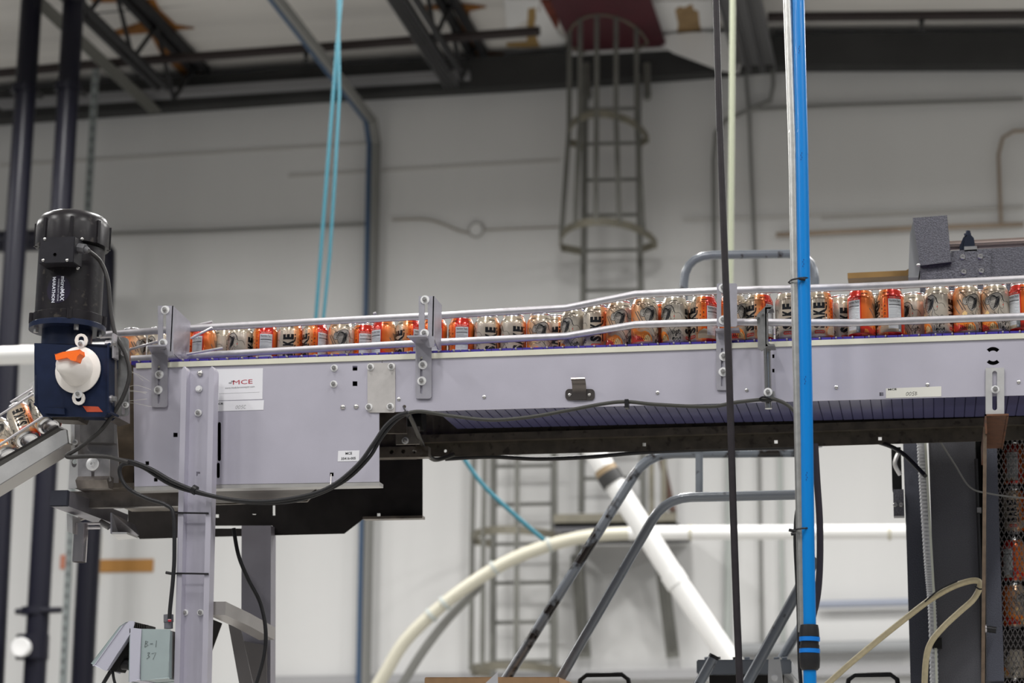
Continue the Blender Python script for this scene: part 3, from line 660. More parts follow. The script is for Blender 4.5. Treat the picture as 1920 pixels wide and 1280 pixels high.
for x, y in ((1427, 589), (1418, 596)): B().cyl(P(x, y, CY-.085), P(x+4, y, CY-.07), .003, 8).done('rod_screw', M_brackd, sb)
# right support: slotted plate on rusty channel
rs = thing('slotted_support', 'slotted steel plate on a rusty brown channel leg under the right end', 'support', P(1866, 780, CY))
B().pplate(rrect(1848, 689, 1883, 777, 2), CY-.006, .004, [slot(1865, 695, 769, 4.5)]).done('slotted_plate', M_alu, rs)
sp_ = [c for c in rs.children][0]; bolt(1866, 730, CY-.006, 'nut', sp_, 1.05)
rc = B(); a = P(1846, 777, CY-.01); c = P(1891, 774, CY-.01)
rc.box((a.x, CY-.015, a.z-.004), (c.x, CY+.42, a.z)); rc.box((a.x, CY-.015, a.z-.045), (a.x+.004, CY+.42, a.z)); rc.box((c.x-.004, CY-.01, a.z-.006), (c.x, CY+.42, a.z))
rc.done('channel', mat('rusty_channel', (.17,.075,.04), .5, .3, noise=(40,.35), dirt=(60,.58,(.06,.035,.025),.8)), rs)
B().tube([P(1847, 800, CY+.0), P(1843, 1290, CY+.0), P(1830, 2680, CY+.0)], 0, smooth=False, sect=[(-.004,-.0035),(.004,-.0035),(.004,.0035),(-.004,.0035)]).done('leg', mat('rust_edge', (.13,.09,.06), .6, .2, noise=(60,.3)), rs)
# stickers
lb = B().pplate([(405, 692), (493, 690), (492, 748), (401, 751)], CY-.0008, .0006).done('sticker', M_label, conv, label='white maker sticker with red lettering', smooth=False)
px = 5.0/F*1.05
mm = .00125
def shear(sh, k=.0):
    return [(x + y*k, y) for x, y in sh[0]], sh[1]
t = text2d('MCE', 1, bold=0)
flat_print('red_lettering', [tr(t, 0, 0, .028, .0265, .0155)], M_redp, lb, P(455, 716.5, CY), lift=(0,-.0012,0))
bars = [tr(([(0,0),(1,0),(1,1),(0,1)], [(0,1,2,3)]), -.016+i*.0012, -.0055+i*.0035, 0, .0048-i*.0006, .0013) for i in range(3)]
flat_print('red_lettering', [tr(([(0,0),(1,0),(1,1),(0,1)], [(0,1,2,3)]), -.0325+.003*i*.9+(.006 if j else 0), .000+.004*(j)-.002, 0, .0022, .003) for i in range(3) for j in range(2)], M_greyp, lb, P(453, 717, CY), lift=(0,-.0012,0))
flat_print('grey_lettering', [tr(text2d('www.modularconveyor.com', 1), 0, 0, .028, .0066, .0070)], M_greyp, lb, P(450, 726, CY), lift=(0,-.0012,0))
flat_print('rule', [([(-.052,0),(.052,.001),(.052,.0014),(-.052,.0004)], [(0,1,2,3)])], M_greyp, lb, P(449, 737, CY), lift=(0,-.0012,0))
l2 = B().pplate([(399, 752), (495, 750), (494, 768), (398, 771)], CY-.0008, .0006).done('sticker', M_label, conv, label='white strip sticker with handwritten number', smooth=False)
flat_print('black_lettering', [tr(text2d('MCE', 1, bold=.02), 0, 0, .028, .0105, .0060)], M_black, l2, P(411, 757, CY), lift=(0,-.0012,0))
def hand(txt, w=.0009):
    G = {'0': [[(.5,1),(.05,.6),(.2,.05),(.6,.2),(.75,.7),(.5,1)]], '5': [[(.8,1),(.3,.95),(.2,.6),(.65,.5),(.55,.05),(.05,.05)]], 'C': [[(.8,.85),(.4,1),(.05,.5),(.3,.05),(.8,.15)]],
         'B': [[(.15,1),(.1,0)],[(.15,.95),(.7,.85),(.25,.55)],[(.25,.55),(.8,.35),(.1,.02)]], '-': [[(.1,.5),(.7,.55)]], '1': [[(.4,1.05),(.38,0)]], '3': [[(.1,.9),(.6,.95),(.3,.55),(.65,.35),(.1,0)]], '7': [[(.0,.8),(.9,1.0),(.45,-.1)]]}
    out = []
    for i, ch_ in enumerate(txt):
        for st in G[ch_]: out.append(stroke2d([(x + i*1.0 - len(txt)/2, y - .5) for x, y in st], w, sm=len(st) > 3))
    return out
def hprint(name, txt, size, m, parent, o, w=.1, slant=.15, ux=(1,0,0), uy=(0,0,1)):
    flat_print(name, [([((x + y*slant)*size*.8, y*size) for x, y in vs], fs) for vs, fs in hand(txt, w)], m, parent, o, ux, uy, lift=(0,-.0012,0))
hprint('handwriting', '005C', .0085, M_greyp, l2, P(452, 763, CY))
l3 = B().pplate([(634, 845), (674, 844), (673, 864), (633, 865)], CY-.0008, .0006).done('sticker', M_label, conv, label='small white serial sticker', smooth=False)
flat_print('black_lettering', [tr(text2d('MCE', 1, bold=.015), 0, 0, .02, .0085, .0085)], M_black, l3, P(654, 850, CY), lift=(0,-.0012,0))
flat_print('black_lettering', [tr(text2d('35416-005', 1, bold=.015), 0, 0, .02, .0085, .0085)], M_black, l3, P(653.5, 859.5, CY), lift=(0,-.0012,0))
l4 = B().pplate([(1661, 728), (1765, 724), (1765, 743), (1661, 746)], CY-.0008, .0006).done('sticker', mat('cream_label', (.66,.65,.60), .5), conv, label='cream strip sticker with handwritten number', smooth=False)
flat_print('black_lettering', [tr(text2d('MCE', 1, bold=.02), 0, 0, .028, .0100, .0058)], M_black, l4, P(1673, 730, CY), lift=(0,-.0012,0))
hprint('handwriting', '005B', .0085, M_black, l4, P(1710, 738, CY))

# ------------------------------------------------------------------ drive end metalwork
de = thing('drive_end_frame', 'greasy stainless end frame of the conveyor behind the blue gearbox', 'machine frame', P(180, 900, CY))
B().pplate([(133, 772), (216, 772), (222, 860), (222, 915), (133, 915)], CY+.03, .004, [oval(140, 862, 6, 8)]).done('end_plate', mat('streaked_stainless', (.50,.47,.47), .3, .7, noise=(9,.45)), de)
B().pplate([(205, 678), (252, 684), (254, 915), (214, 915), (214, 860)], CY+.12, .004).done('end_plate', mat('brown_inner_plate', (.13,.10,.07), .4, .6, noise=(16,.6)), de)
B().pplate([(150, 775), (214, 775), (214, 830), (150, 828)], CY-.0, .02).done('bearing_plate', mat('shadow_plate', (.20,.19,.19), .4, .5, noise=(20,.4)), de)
B().pplate([(146, 860), (205, 858), (205, 892), (208, 900), (198, 906), (146, 905)], CY-.02, .004, [rect(171, 884, 177, 894)]).done('tension_plate', mat('bright_streaked', (.66,.63,.64), .28, .7, noise=(25,.35)), de)
b = B(); a = P(146, 893, CY-.02); c = P(205, 893, CY-.02); b.plate([(a.x, CY-.02, a.z), (a.x, CY-.035, a.z-.012), (a.x, CY-.02, a.z-.03), (a.x, CY+.01, a.z-.03), (a.x, CY+.01, a.z)], (c.x-a.x, 0, 0)); b.done('plate_fold', MATS['mottled_channel'], de)
B().lathe([(0,0),(.0165,0),(.0165,-.003),(.0150,-.004),(.006,-.004),(.006,-.010),(.003,-.010),(.003,-.006),(0,-.006)], P(174, 870, CY-.022), (0,1,0), 28).done('large_washer', brightw, de)
B().pplate([(132, 845), (146, 845), (146, 893), (150, 902), (146, 914), (128, 916), (130, 880)], CY-.01, .004, [oval(139, 868, 5, 8)]).done('curl_plate', M_alu, de)
B().pplate([(133, 780), (140, 776), (140, 850), (133, 850)], CY-.005, .004).done('edge_strip', M_alu, de)
bolt(141, 829, CY-.005, 'nut', de, .8)
# square tubes running back under the end
for (x0, y0, x1, y1), nm in (((98, 921, 129, 949), 'square_tube'),):
    a = P(x0, y0, CY-.05); c = P(x1, y1, CY-.05)
    B().box((a.x, CY-.05, c.z), (c.x, CY+.35, a.z)).done(nm, mat('tube_steel', (.33,.32,.36), .35, .6, noise=(14,.3)), de)
    B().box((a.x-.001, CY-.062, c.z-.001), (c.x+.001, CY-.05, a.z+.001)).done('end_cap', mat('black_end_cap', (.03,.032,.045), .5), de, bevel=.002)
B().pplate([(131, 921), (190, 920), (190, 962), (150, 975), (131, 945)], CY+.22, .01).done('tube_gusset', MATS['mottled_channel'], de)
a = P(206, 962, CY+.05)
B().plate([P(207, 961, CY+.05), P(207, 1000, CY+.05), P(222, 1008, CY+.25), P(258, 1004, CY+.35), P(252, 985, CY+.35)], (.004, 0, 0)).done('corner_bracket', MATS['tube_steel'], de)
B().plate([P(210, 1001, CY+.05), P(238, 1001, CY+.05), P(258, 1009, CY+.3), P(222, 1012, CY+.3)], (0, 0, .005)).done('corner_bracket', M_alu, de)
st = B().lathe([(0,0),(.0175,0),(.0175,-.095),(.0155,-.095),(.0155,-.02),(0,-.02)], P(152.5, 982, CY+.08), (0,0,1), 28).done('stub_tube', mat('polished_tube', (.55,.51,.51), .2, .88), de)
B().pplate([(125, 962), (136, 966), (136, 1000), (126, 996)], CY+.05, .05).done('clamp_block', M_alu, de)
for yy, r_ in ((982, .0035), (990, .0035)): B().cyl(P(136, yy, CY+.07), P(188, yy-1, CY+.09), r_, 8).done('clamp_rod', M_rail, de)
B().cyl(P(188, 978, CY+.12), P(205, 988, CY+.12), .008, 12).done('clamp_nut', M_brackd, de)
# bearing side next to gearbox
B().pplate([(196, 655), (206, 640), (216, 640), (216, 780), (196, 785)], CY-.14, .10).done('torque_plate', mat('torque_steel', (.33,.30,.29), .3, .7, noise=(30,.3)), de)
B().cyl(P(193, 667, CY-.15), P(207, 667, CY-.15), .019, 24).done('bearing_cap', M_rail, de)
B().box((P(194, 664, CY-.165).x, CY-.165, P(200, 716, CY-.165).z), (P(206, 664, CY-.165).x, CY-.10, P(200, 664, CY-.165).z)).done('shiny_spacer', mat('shiny_spacer', (.75,.70,.70), .25, .9), de)
for (x, y) in ((209, 645), (209, 748)):
    B().cyl(P(x-10, y, CY-.165), P(x+2, y, CY-.165), .0095, 20).done('washer_stack', M_rail, de)
    B().cyl(P(x+2, y, CY-.165), P(x+9, y, CY-.165), .0070, 6).done('hex_nut', M_brackd, de)
B().pplate([(210, 626), (213, 624), (214, 670), (210, 671)], CY-.17, .03).done('guard_tab', M_rail, de)
B().pplate(rrect(214, 632, 241, 780, 8), CY-.120, .004, [slot(231, 757, 777, 3)]).done('slotted_arm', M_brackd, de)
for x, y in ((233, 662), (236, 759)): bolt(x, y, CY-.121, 'nut', de, .9)
b = B(); random.seed(3)
for k in range(7):
    a = P(222+random.random()*12, 700+random.random()*60, CY-.04); b.tube([a, a + V(.03, -.004, random.uniform(-.01,.01)), a + V(.055+.02*random.random(), .01, random.uniform(-.025,.01))], .0005, 4)
b.done('frayed_fibres', mat('frayed_fibre', (.6,.58,.52), .8), de, kind='stuff')

# ------------------------------------------------------------------ gear motor
MY = 4.90
gm = thing('gear_motor', 'black electric motor standing on a navy gearbox with a white shaft cover', 'motor', P(132, 780, MY))
ax_t, ax_b = P(137, 420, MY), P(127, 620, MY)
cx, cy_ = (ax_t.x+ax_b.x)/2, MY
Zp = lambda y: P(132, y, MY).z
R = lambda w, y: w/2 * (P(133, y, MY)-P(132, y, MY)).length
rb = R(116, 550); o = (cx, cy_, 0)
B().lathe([(0, Zp(600)), (rb, Zp(600)), (rb, Zp(470)), (0, Zp(470))], o, seg=48).done('motor_body', M_motor, gm)
rc_ = R(129, 450)
B().lathe([(rc_*.93, Zp(466)), (rc_, Zp(466)), (rc_, Zp(432)), (rc_*.97, Zp(421)), (rc_*.88, Zp(411)), (rc_*.70, Zp(405)), (rc_*.3, Zp(402)), (0, Zp(402))], o, seg=48).done('fan_cowl', mat('black_cowl_paint', (.020,.018,.021), .30, noise=(25,.3), dirt=(30,.6,(.12,.11,.10),.4)), gm)
for k in range(8):
    a = 2*PI*k/8+.35; rr = rc_*1.0
    B().box((-.004, -.003, Zp(466)), (.004, .006, Zp(424))).done('cowl_rib', MATS['black_cowl_paint'], gm)
    ob = [c for c in gm.children if c.name.startswith('cowl_rib')][-1]; ob.location = (cx + rr*math.cos(a), cy_ + rr*math.sin(a), 0); ob.rotation_euler = (0, 0, a + PI/2)
B().lathe([(0, Zp(612)), (R(126, 600), Zp(612)), (R(126, 600), Zp(594)), (R(118, 600), Zp(592)), (0, Zp(592))], o, seg=48).done('end_bell', M_motor, gm)
for k, a in enumerate((-2.6, -1.15, .2)):
    p = V(cx + R(126,600)*math.cos(a), cy_ + R(126,600)*math.sin(a), 0); B().cyl(p + V(0,0,Zp(612)), p + V(0,0,Zp(593)), .007, 12).done('bell_lug', M_motor, gm)
B().lathe([(0, Zp(621)), (R(134,615), Zp(621)), (R(134,615), Zp(612)), (R(128,615), Zp(610)), (0, Zp(610))], o, seg=48).done('flange', M_navy, gm)
B().lathe([(0, Zp(655)), (R(88,640), Zp(655)), (R(88,640), Zp(618)), (0, Zp(618))], o, seg=40).done('gearbox_neck', M_navy, gm)
for a in (-2.45, -.9, .3): 
    p = V(cx + R(112,615)*math.cos(a), cy_ + R(112,615)*math.sin(a), 0); B().cyl(p + V(0,0,Zp(630)), p + V(0,0,Zp(621)), .0065, 6).done('flange_bolt', steel, gm)
# junction box
jb = B().pbox(74, 444, 139, 493, MY-rb-.035, MY-rb+.02).done('junction_box', mat('black_box_paint', (.022,.021,.026), .35, noise=(40,.2)), gm, bevel=.0015)
for x, y in ((84, 448), (126, 488), (81, 488)): bolt(x, y, MY-rb-.035, 'rivet', jb, .9)
B().lathe([(.0045,0),(.0045,-.001),(.0038,-.001),(.0038,0)], P(103, 477, MY-rb-.035), (0,1,0), 20).done('knockout', M_motor, jb)
bolt(154, 448, MY-rc_*.88, 'rivet', gm, .9); bolt(146, 503, MY-rb*.97, 'rivet', gm, .9); bolt(86, 505, MY-rb*.75, 'rivet', gm, .9)
gp = P(146, 465, MY-rb-.01)
gl = B(); gl.cyl(P(139, 463, MY-rb-.008), P(150, 466, MY-rb-.008), .0085, 16); gl.cyl(P(147, 465, MY-rb-.01), P(160, 467, MY-rb-.012), .0125, 8); gl.cyl(P(160, 467, MY-rb-.012), P(166, 471, MY-rb-.012), .009, 12, .007)
gl.done('cable_gland', mat('grey_gland', (.10,.10,.11), .45), gm)
# nameplate disc and lettering wrapped on the body
def wrap(name, shapes, m, parent, c0, r, a0, z0, off=.0006, step=.004):
    bm = bmesh.new()
    for vs, fs in shapes:
        bv = [bm.verts.new((x, y, 0)) for x, y in vs]
        for f in fs:
            try: bm.faces.new([bv[i] for i in f])
            except ValueError: pass
    us = [v.co.x for v in bm.verts]; u = math.floor(min(us)/step)*step
    while u < max(us):
        bmesh.ops.bisect_plane(bm, geom=bm.verts[:]+bm.edges[:]+bm.faces[:], plane_co=(u,0,0), plane_no=(1,0,0)); u += step
    for v in bm.verts:
        a = a0 + v.co.x/r; v.co = Vector((c0[0] + (r+off)*math.cos(a), c0[1] + (r+off)*math.sin(a), z0 + v.co.y))
    me = bpy.data.meshes.new(name); bm.to_mesh(me); bm.free(); me.materials.append(m); return link(name, me, parent)
A0 = -PI/2 - .05
disc = (oval(0, 0, .030, .0345, 40), [tuple(range(40))])
np_ = wrap('nameplate', [disc], mat('purple_black_plate', (.018,.015,.030), .3), gm, (cx, cy_), rb, A0+.10, Zp(557), .0005)
def vt(txt, dx, dy, s, bold=.02, sx=1): return tr(text2d(txt, 1, bold=bold), dx, dy, -PI/2, s*sx, s)
wrap('lettering', [vt('microMAX', .0105, .002, .0135)], M_whitep, gm, (cx, cy_), rb, A0+.10, Zp(557), .0009)
wrap('lettering', [vt('INVERTER DUTY MOTOR', .0005, -.002, .0050, 0)], M_whitep, gm, (cx, cy_), rb, A0+.10, Zp(557), .0009)
wrap('lettering', [vt('MARATHON', -.0115, -.001, .0115, .03)], M_whitep, gm, (cx, cy_), rb, A0+.10, Zp(557), .0009)
wrap('rating_plate', [(rect(-.008, -.048, .008, .045), [(0,1,2,3)])], M_label, gm, (cx, cy_), rb, -PI*.965, Zp(550), .0006)
# gearbox body
GF = MY-.075
gb = B().pplate([(67, 646), (205, 646), (205, 772), (196, 778), (82, 778), (66, 758)], GF, .05).done('gearbox', M_navy, gm, bevel=.004)
B().pplate([(84, 764), (121, 764), (121, 776), (84, 774)], GF-.006, .01).done('gearbox_pad', M_navy, gm, bevel=.001)
B().pplate([(92, 775), (150, 778), (146, 788), (100, 786)], GF+.02, .06).done('gearbox_foot', mat('brown_foot', (.10,.085,.07), .5, .3, noise=(30,.4)), gm)
B().pplate([(155, 761), (184, 762), (193, 772), (163, 772)], GF-.0008, .0006).done('red_sticker', mat('red_orange_sticker', (.45,.06,.02), .5), gm, label='faded red sticker')
def cone_cover():
    c = P(147, 694, GF-.006); d = (0, -1, 0)
    prof = [(0,0),(.057,0),(.0575,.004),(.055,.006),(.041,.009),(.040,.012)]
    u = B(); rings = []
    for r_, z_ in prof + [(.0385,.020),(.034,.036),(.028,.050),(.025,.062),(.0215,.068),(.013,.072),(0,.073)]:
        t = z_/.073; ctr = c + V(-.010*t*t, -z_, .002*t)
        rings.append([ctr + V(max(r_,1e-5)*math.cos(2*PI*i/40), 0, max(r_,1e-5)*math.sin(2*PI*i/40)) for i in range(40)])
    u.loft(rings); return u.done('shaft_cover', M_white, gm)
cv = cone_cover()
for (x, y, dy) in ((152, 645, -1), (147, 739, 1)):
    cc = B(); cc.pplate(slot(x, y - (20 if dy < 0 else 6), y + (6 if dy < 0 else 20), 12), GF-.010, .004, [slot(x, y - (15 if dy < 0 else 2), y + (2 if dy < 0 else 14), 5.5)])
    t_ = cc.done('cover_tab', M_white, cv); bolt(x, y, GF-.012, 'wide', cv, .85)
B().pplate([(103, 664), (118, 660), (149, 655), (150, 663), (145, 668), (142, 676), (134, 675), (126, 670), (112, 673), (105, 674)], GF-.085, .03).done('orange_tag', M_orange, cv, bevel=.002, label='torn orange plastic tag')

# ------------------------------------------------------------------ cables
def cable(name, pts, Y, r, m, label, cat='cable', **kw):
    ps = [P(p[0], p[1], Y if len(p) == 2 else p[2]) for p in pts]
    return B().tube(ps, r, 10).done(name, m, label=label, cat=cat, **kw)
cable('motor_cable', [(166, 470, 4.80), (188, 490), (202, 525), (207, 575), (216, 625), (234, 660), (243, 695), (238, 725), (222, 760), (190, 805), (150, 838), (126, 853), (132, 857), (160, 855), (200, 856), (222, 861), (240, 866)], 4.86, .0052, M_cableg, 'grey cable looping from the motor box down in front of the gearbox side', 'cable')
pc = thing('cable_bundle', 'pair of black cables swagging from the drive end up to the underside joint', 'cable', P(460, 940, 4.93))
B().tube([P(*p, 4.90) for p in [(228, 862), (250, 866), (285, 880), (330, 905), (400, 930), (480, 940), (560, 932), (620, 912), (670, 872), (700, 832), (722, 800), (745, 780), (765, 773)]], .0050, 10).done('cable', M_rubber, pc)
B().tube([P(*p, 4.91) for p in [(225, 872), (240, 868), (270, 877), (320, 908), (380, 926), (470, 942), (560, 937), (640, 905), (690, 860), (715, 820), (740, 790), (762, 775)]], .0047, 10).done('cable', M_rubber, pc)
for x, y in ((365, 918),): B().cyl(P(x-4, y-2, 4.905), P(x+3, y+2, 4.905), .0115, 12).done('zip_tie', M_tie, pc)
B().tube([P(621, 889, 4.998), P(620, 905, 4.93), P(619, 913, 4.90)], .0012, 6).done('white_tie', M_white, pc)
cable('looped_cable', [(250, 868), (228, 872), (225, 890), (240, 915), (275, 934), (310, 946), (325, 965), (327, 1040), (324, 1090), (319, 1140), (318, 1160)], 4.905, .0049, M_rubber, 'black cable looping under the drive end and down the leg to the grey box')
cable('leg_cable', [(438, 990), (447, 1040), (465, 1085), (488, 1130), (498, 1180), (495, 1230), (478, 1290)], 5.2, .0050, M_rubber, 'black cable hanging between the front and rear legs')
sc_ = thing('panel_edge_cable', 'dark cable sagging along the lower edge of the right side panel', 'cable', P(1170, 765, 4.96))
B().tube([P(*p, 4.96) for p in [(760, 775), (790, 771), (850, 780), (920, 787), (990, 782), (1060, 770), (1130, 757), (1175, 753), (1230, 758), (1330, 762), (1380, 754), (1440, 748), (1460, 751), (1478, 760), (1492, 775), (1500, 800), (1515, 850)]], .0045, 10).done('cable', mat('dark_green_cable', (.055,.055,.05), .5), sc_)
B().pbox(1171, 748, 1178, 764, 4.95, 4.97).done('zip_tie', M_tie, sc_); B().tube([P(1424, 747, 4.955), P(1432, 744, 4.95), P(1448, 750, 4.95), P(1430, 752, 4.955), P(1424, 747, 4.955)], .002, 6).done('zip_tie', M_tie, sc_)
cable('joint_cable', [(766, 775, 5.0), (778, 800, 5.1), (795, 840, 5.3), (808, 858, 5.4), (822, 861, 5.45), (850, 852, 5.5)], 5.2, .006, mat('brown_black_cable', (.035,.033,.028), .5), 'dusty cable dropping behind the joint between the two panels')
cable('sagging_cable', [(835, 860), (920, 856), (1010, 860), (1110, 856), (1200, 848), (1330, 842), (1495, 838)], 5.591, .006, M_rubber, 'thin black cable sagging under the far side of the conveyor')
cable('machine_cable', [(1600, 822, 5.65), (1650, 830, 5.6), (1690, 848, 5.5), (1735, 892, 5.4)], 5.5, .0055, M_rubber, 'black cable curving from the conveyor to the grey machine post')
tie = B().tube([P(756, 762, 4.998), P(760, 770, 4.97), P(764, 782, 4.95), P(768, 778, 4.95)], .002, 6).done('zip_tie', M_tie, pc)

# ------------------------------------------------------------------ hanging lines in front
hc = B().tube(ext([P(x, y, 4.75) for x, y in [(1342, -20), (1347, 160), (1355, 380), (1362, 560), (1369, 760), (1375, 960), (1382, 1160), (1388, 1300)]], 7.2, 0.02), .0080, 14).done('hanging_cable', mat('charcoal_cable', (.028,.024,.028), .42, noise=(60,.2)), label='thick charcoal cable hanging straight down in front of the conveyor', cat='cable')
PY = 4.72
cp = B().tube(ext([P(1476.5, -20, PY), P(1486, 250, PY), P(1491, 500, PY), P(1497, 760, PY), P(1502, 1000, PY), P(1506, 1185, PY)], 7.2), .0110, 24).done('steel_conduit', M_conduit, label='galvanised steel conduit strapped along the left side of the blue pipe', cat='conduit')
bpz = thing('blue_air_pipe', 'bright blue plastic air pipe standing vertically in front of the conveyor', 'pipe', P(1518, 1280, PY))
B().tube(ext([P(1496.5, -20, PY-.005), P(1503, 250, PY-.005), P(1507, 500, PY-.005), P(1512, 760, PY-.005), P(1515, 1000, PY-.005), P(1518, 1175, PY-.005)], 7.2), .0140, 32).done('pipe', M_blue, bpz)
B().tube(ext([P(1518, 1240, PY-.005), P(1519, 1300, PY-.005)], None, 0.0), .0140, 28).done('pipe', M_blue, bpz)
B().lathe([(.0140,.020),(.0190,.019),(.0205,.010),(.0215,-.006),(0,-.006)], P(1517.5, 1188, PY-.005), (0,0,1), 32).done('coupling', M_rubber, bpz, label='clear-topped black push-fit nut')
for yy, mm_, hh, rr in ((1198, M_bluer, .0045, .0222), (1206, M_rubber, .0045, .0195), (1213, M_rubber, .003, .021), (1220, M_bluer, .0045, .0222)):
    B().cyl(P(1518, yy+4, PY-.005), P(1518, yy-4, PY-.005), rr, 32).done('coupling_ring', mm_, bpz)
B().lathe([(0,.004),(.0215,.004),(.0220,-.008),(.0210,-.026),(.0165,-.032),(0,-.032)], P(1518, 1228, PY-.005), (0,0,1), 32).done('coupling', M_rubber, bpz)
for yy, nm in ((100, 'pipe_print'), (300, 'pipe_print'), (500, 'pipe_print'), (720, 'pipe_print'), (900, 'pipe_print')):
    p = P(1496.5 + (1519-1496.5)*(yy/1280)**.8, yy, PY-.0193); b = B()
    for k in range(4): b.box((p.x-.0028 + .002*(k%2), p.y-.0002, p.z+.005*k), (p.x-.0012+.002*(k%2), p.y+.0006, p.z+.005*k+.003))
    b.done('pipe_print', mat('navy_pipe_print', (.0,.05,.25), .5), bpz)
def ringtie(x0, x1, y, Y, parent, tilt=0):
    a = P(x0, y+tilt, Y); c = P(x1, y-tilt, Y); m_ = (a+c)/2; w = (c-a).length/2
    B().tube([m_ + V(w*math.cos(t), .021*math.sin(t), (c.z-a.z)/2*math.cos(t)) for t in [2*PI*i/28 for i in range(28)]], .0022, 6, smooth=False, closed=True).done('zip_tie', M_tie, parent)
ringtie(1479, 1518, 526, PY-.002, bpz, 3)
B().cyl(P(1498, 522, PY-.024), P(1510, 524, PY-.024), .0035, 8).done('zip_tie_head', M_tie, bpz)
ringtie(1487, 1520, 993, PY-.002, bpz, 2)
for a_, c_ in (((1479, 993), (1492, 996)), ((1483, 1001), (1492, 1000))): B().cyl(P(*a_, PY-.02), P(*c_, PY-.02), .0035, 8).done('zip_tie_head', M_tie, bpz)
cable('strapped_cable', [(1503, 935), (1494, 960), (1491, 1010), (1494, 1080), (1497, 1150), (1499, 1240), (1503, 1300)], PY+.02, .0042, M_rubber, 'thin black cable bowing out left of the conduit low down')
cable('purple_black_hose', [(1528, 832), (1532, 900), (1537, 980), (1537, 1060), (1532, 1120), (1520, 1170)], PY+.06, .0075, mat('purple_black', (.04,.035,.045), .3), 'dark hose running just right of the blue pipe below the conveyor', 'hose')
# ------------------------------------------------------------------ rolling stair behind the conveyor
SY = 6.1
rs_ = thing('rolling_stair', 'grey tubular handrails and step of a rolling stair behind the conveyor', 'stair', P(1400, 1280, SY))
def tb(pts, Y, r, m, nm='handrail', smooth=True, s=2):
    # round the corners only
    v = PP(pts, Y) if len(pts[0]) == 2 else [P(*p) for p in pts]
    return B().tube(v, r, 16, smooth=smooth).done(nm, m, rs_)
def rounded(pts, k=5):
    out = [pts[0]]
    for i in range(1, len(pts)-1):
        (ax, ay), (bx, by), (cx_, cy2) = pts[i-1][:2], pts[i][:2], pts[i+1][:2]; r = pts[i][2]
        la = math.hypot(ax-bx, ay-by); lc = math.hypot(cx_-bx, cy2-by)
        p0 = (bx+(ax-bx)*r/la, by+(ay-by)*r/la); p2 = (bx+(cx_-bx)*r/lc, by+(cy2-by)*r/lc)
        for j in range(k+1):
            t = j/k; out.append(((1-t)**2*p0[0]+2*t*(1-t)*bx+t*t*p2[0], (1-t)**2*p0[1]+2*t*(1-t)*by+t*t*p2[1]))
    out.append(pts[-1]); return [p[:2] for p in out]
tb(rounded([(938, 1290), (1214, 850, 50), (1509, 847)]), SY, .0150, M_chip, smooth=False)
tb(rounded([(1040, 1290), (1247, 933, 50), (1509, 927)]), SY-.25, .0135, M_tubeg, smooth=False)
tb([(1508, 852), (1513, 1230)], SY-.1, .0125, M_tubeg, 'upright', smooth=False)
tb([(1311, 852), (1311, 930)], SY-.12, .0105, M_tubeg, 'upright', smooth=False)
tb(rounded([(1272, 838), (1284, 479, 52), (1527, 475, 50), (1533, 838)]), SY+.3, .0135, M_tubeg, smooth=False)
tb([(1530, 1046), (1398, 1285)], SY-.2, .0150, M_tubeg, 'lower_brace', smooth=False)
tb([(1522, 1140), (1466, 1234)], SY+.1, .0135, M_tubeg, 'lower_brace', smooth=False)
tb([(1338, 1232), (1306, 1290)], SY-.25, .0140, M_tubeg, 'post', smooth=False)
B().cyl(P(1340, 1228, SY-.25), P(1337, 1234, SY-.25), .0145, 16).done('post_cap', M_rubber, rs_)
B().pbox(1306, 1236, 1484, 1263, SY-.1, SY+.5).done('step', M_tubeg, rs_, bevel=.003)
B().pbox(1330, 1263, 1470, 1300, SY-.05, SY+.4).done('step_riser', M_dark, rs_)
B().pplate([(1441, 1236), (1462, 1235), (1466, 1262), (1468, 1290), (1440, 1290), (1440, 1262)], SY-.13, .01).done('bracket', M_alu, rs_)
ob = bolt(1452, 1270, SY-.13, 'hex', rs_, 1.1)
for x in (1325, 1345, 1378, 1400, 1425, 1455, 1470):
    B().cyl(P(x-4, 1234, SY+.05), P(x+6, 1233, SY+.05), .004, 6).done('grip_tread', M_chip, rs_)

# ------------------------------------------------------------------ grey hammertone machine at the right
gmch = thing('can_handling_machine', 'dark grey hammertone machine frame with mesh guard at the right edge', 'machine', P(1800, 1280, 5.9))
GY = 5.75
B().pplate([(1692, 800), (1722, 800), (1752, 1300), (1783, 2400), (1739, 2400), (1708, 1300), (1700, 1030)], GY+.12, .02).done('post', M_hammerd, gmch)
B().pplate([(1740, 800), (1827, 800), (1841, 1300), (1872, 2400), (1788, 2400), (1757, 1300)], GY, .09).done('post', mat('grey_speckled_post', (.085,.085,.10), .5, .1, noise=(520,.4), bump=(330,.5)), gmch)
B().pplate([(1850, 800), (1868, 800), (1883, 1276), (1850, 1276)], GY+.02, .08).done('post', M_hammerd, gmch)
B().pplate([(1828, 800), (1850, 800), (1850, 1300), (1841, 1300)], GY+.12, .02).done('post_gap_shade', M_hole, gmch)  # black sheet painted in for the shaded gap between posts
B().tube([P(1830, 860, GY-.01), P(1846, 1300, GY-.01)], .0045, 8, smooth=False).done('guard_rod', M_rubber, gmch)
B().tube([P(1733.5, 800, GY-.02), P(1741, 940, GY-.02), P(1752, 1130, GY-.02), P(1757, 1300, GY-.02)], 0, smooth=False, sect=[(-.003,-.003),(.003,-.003),(.003,.003),(-.003,.003)]).done('edge_trim', mat('pale_edge', (.55,.57,.50), .5), gmch)
ct = [P(x, y, GY+.0) for x, y in ((1725, 800), (1731, 910), (1740, 1050), (1748, 1150), (1752, 1300))]
b = B(); n_ = 150; pts = spline(ct, 40); rr = []
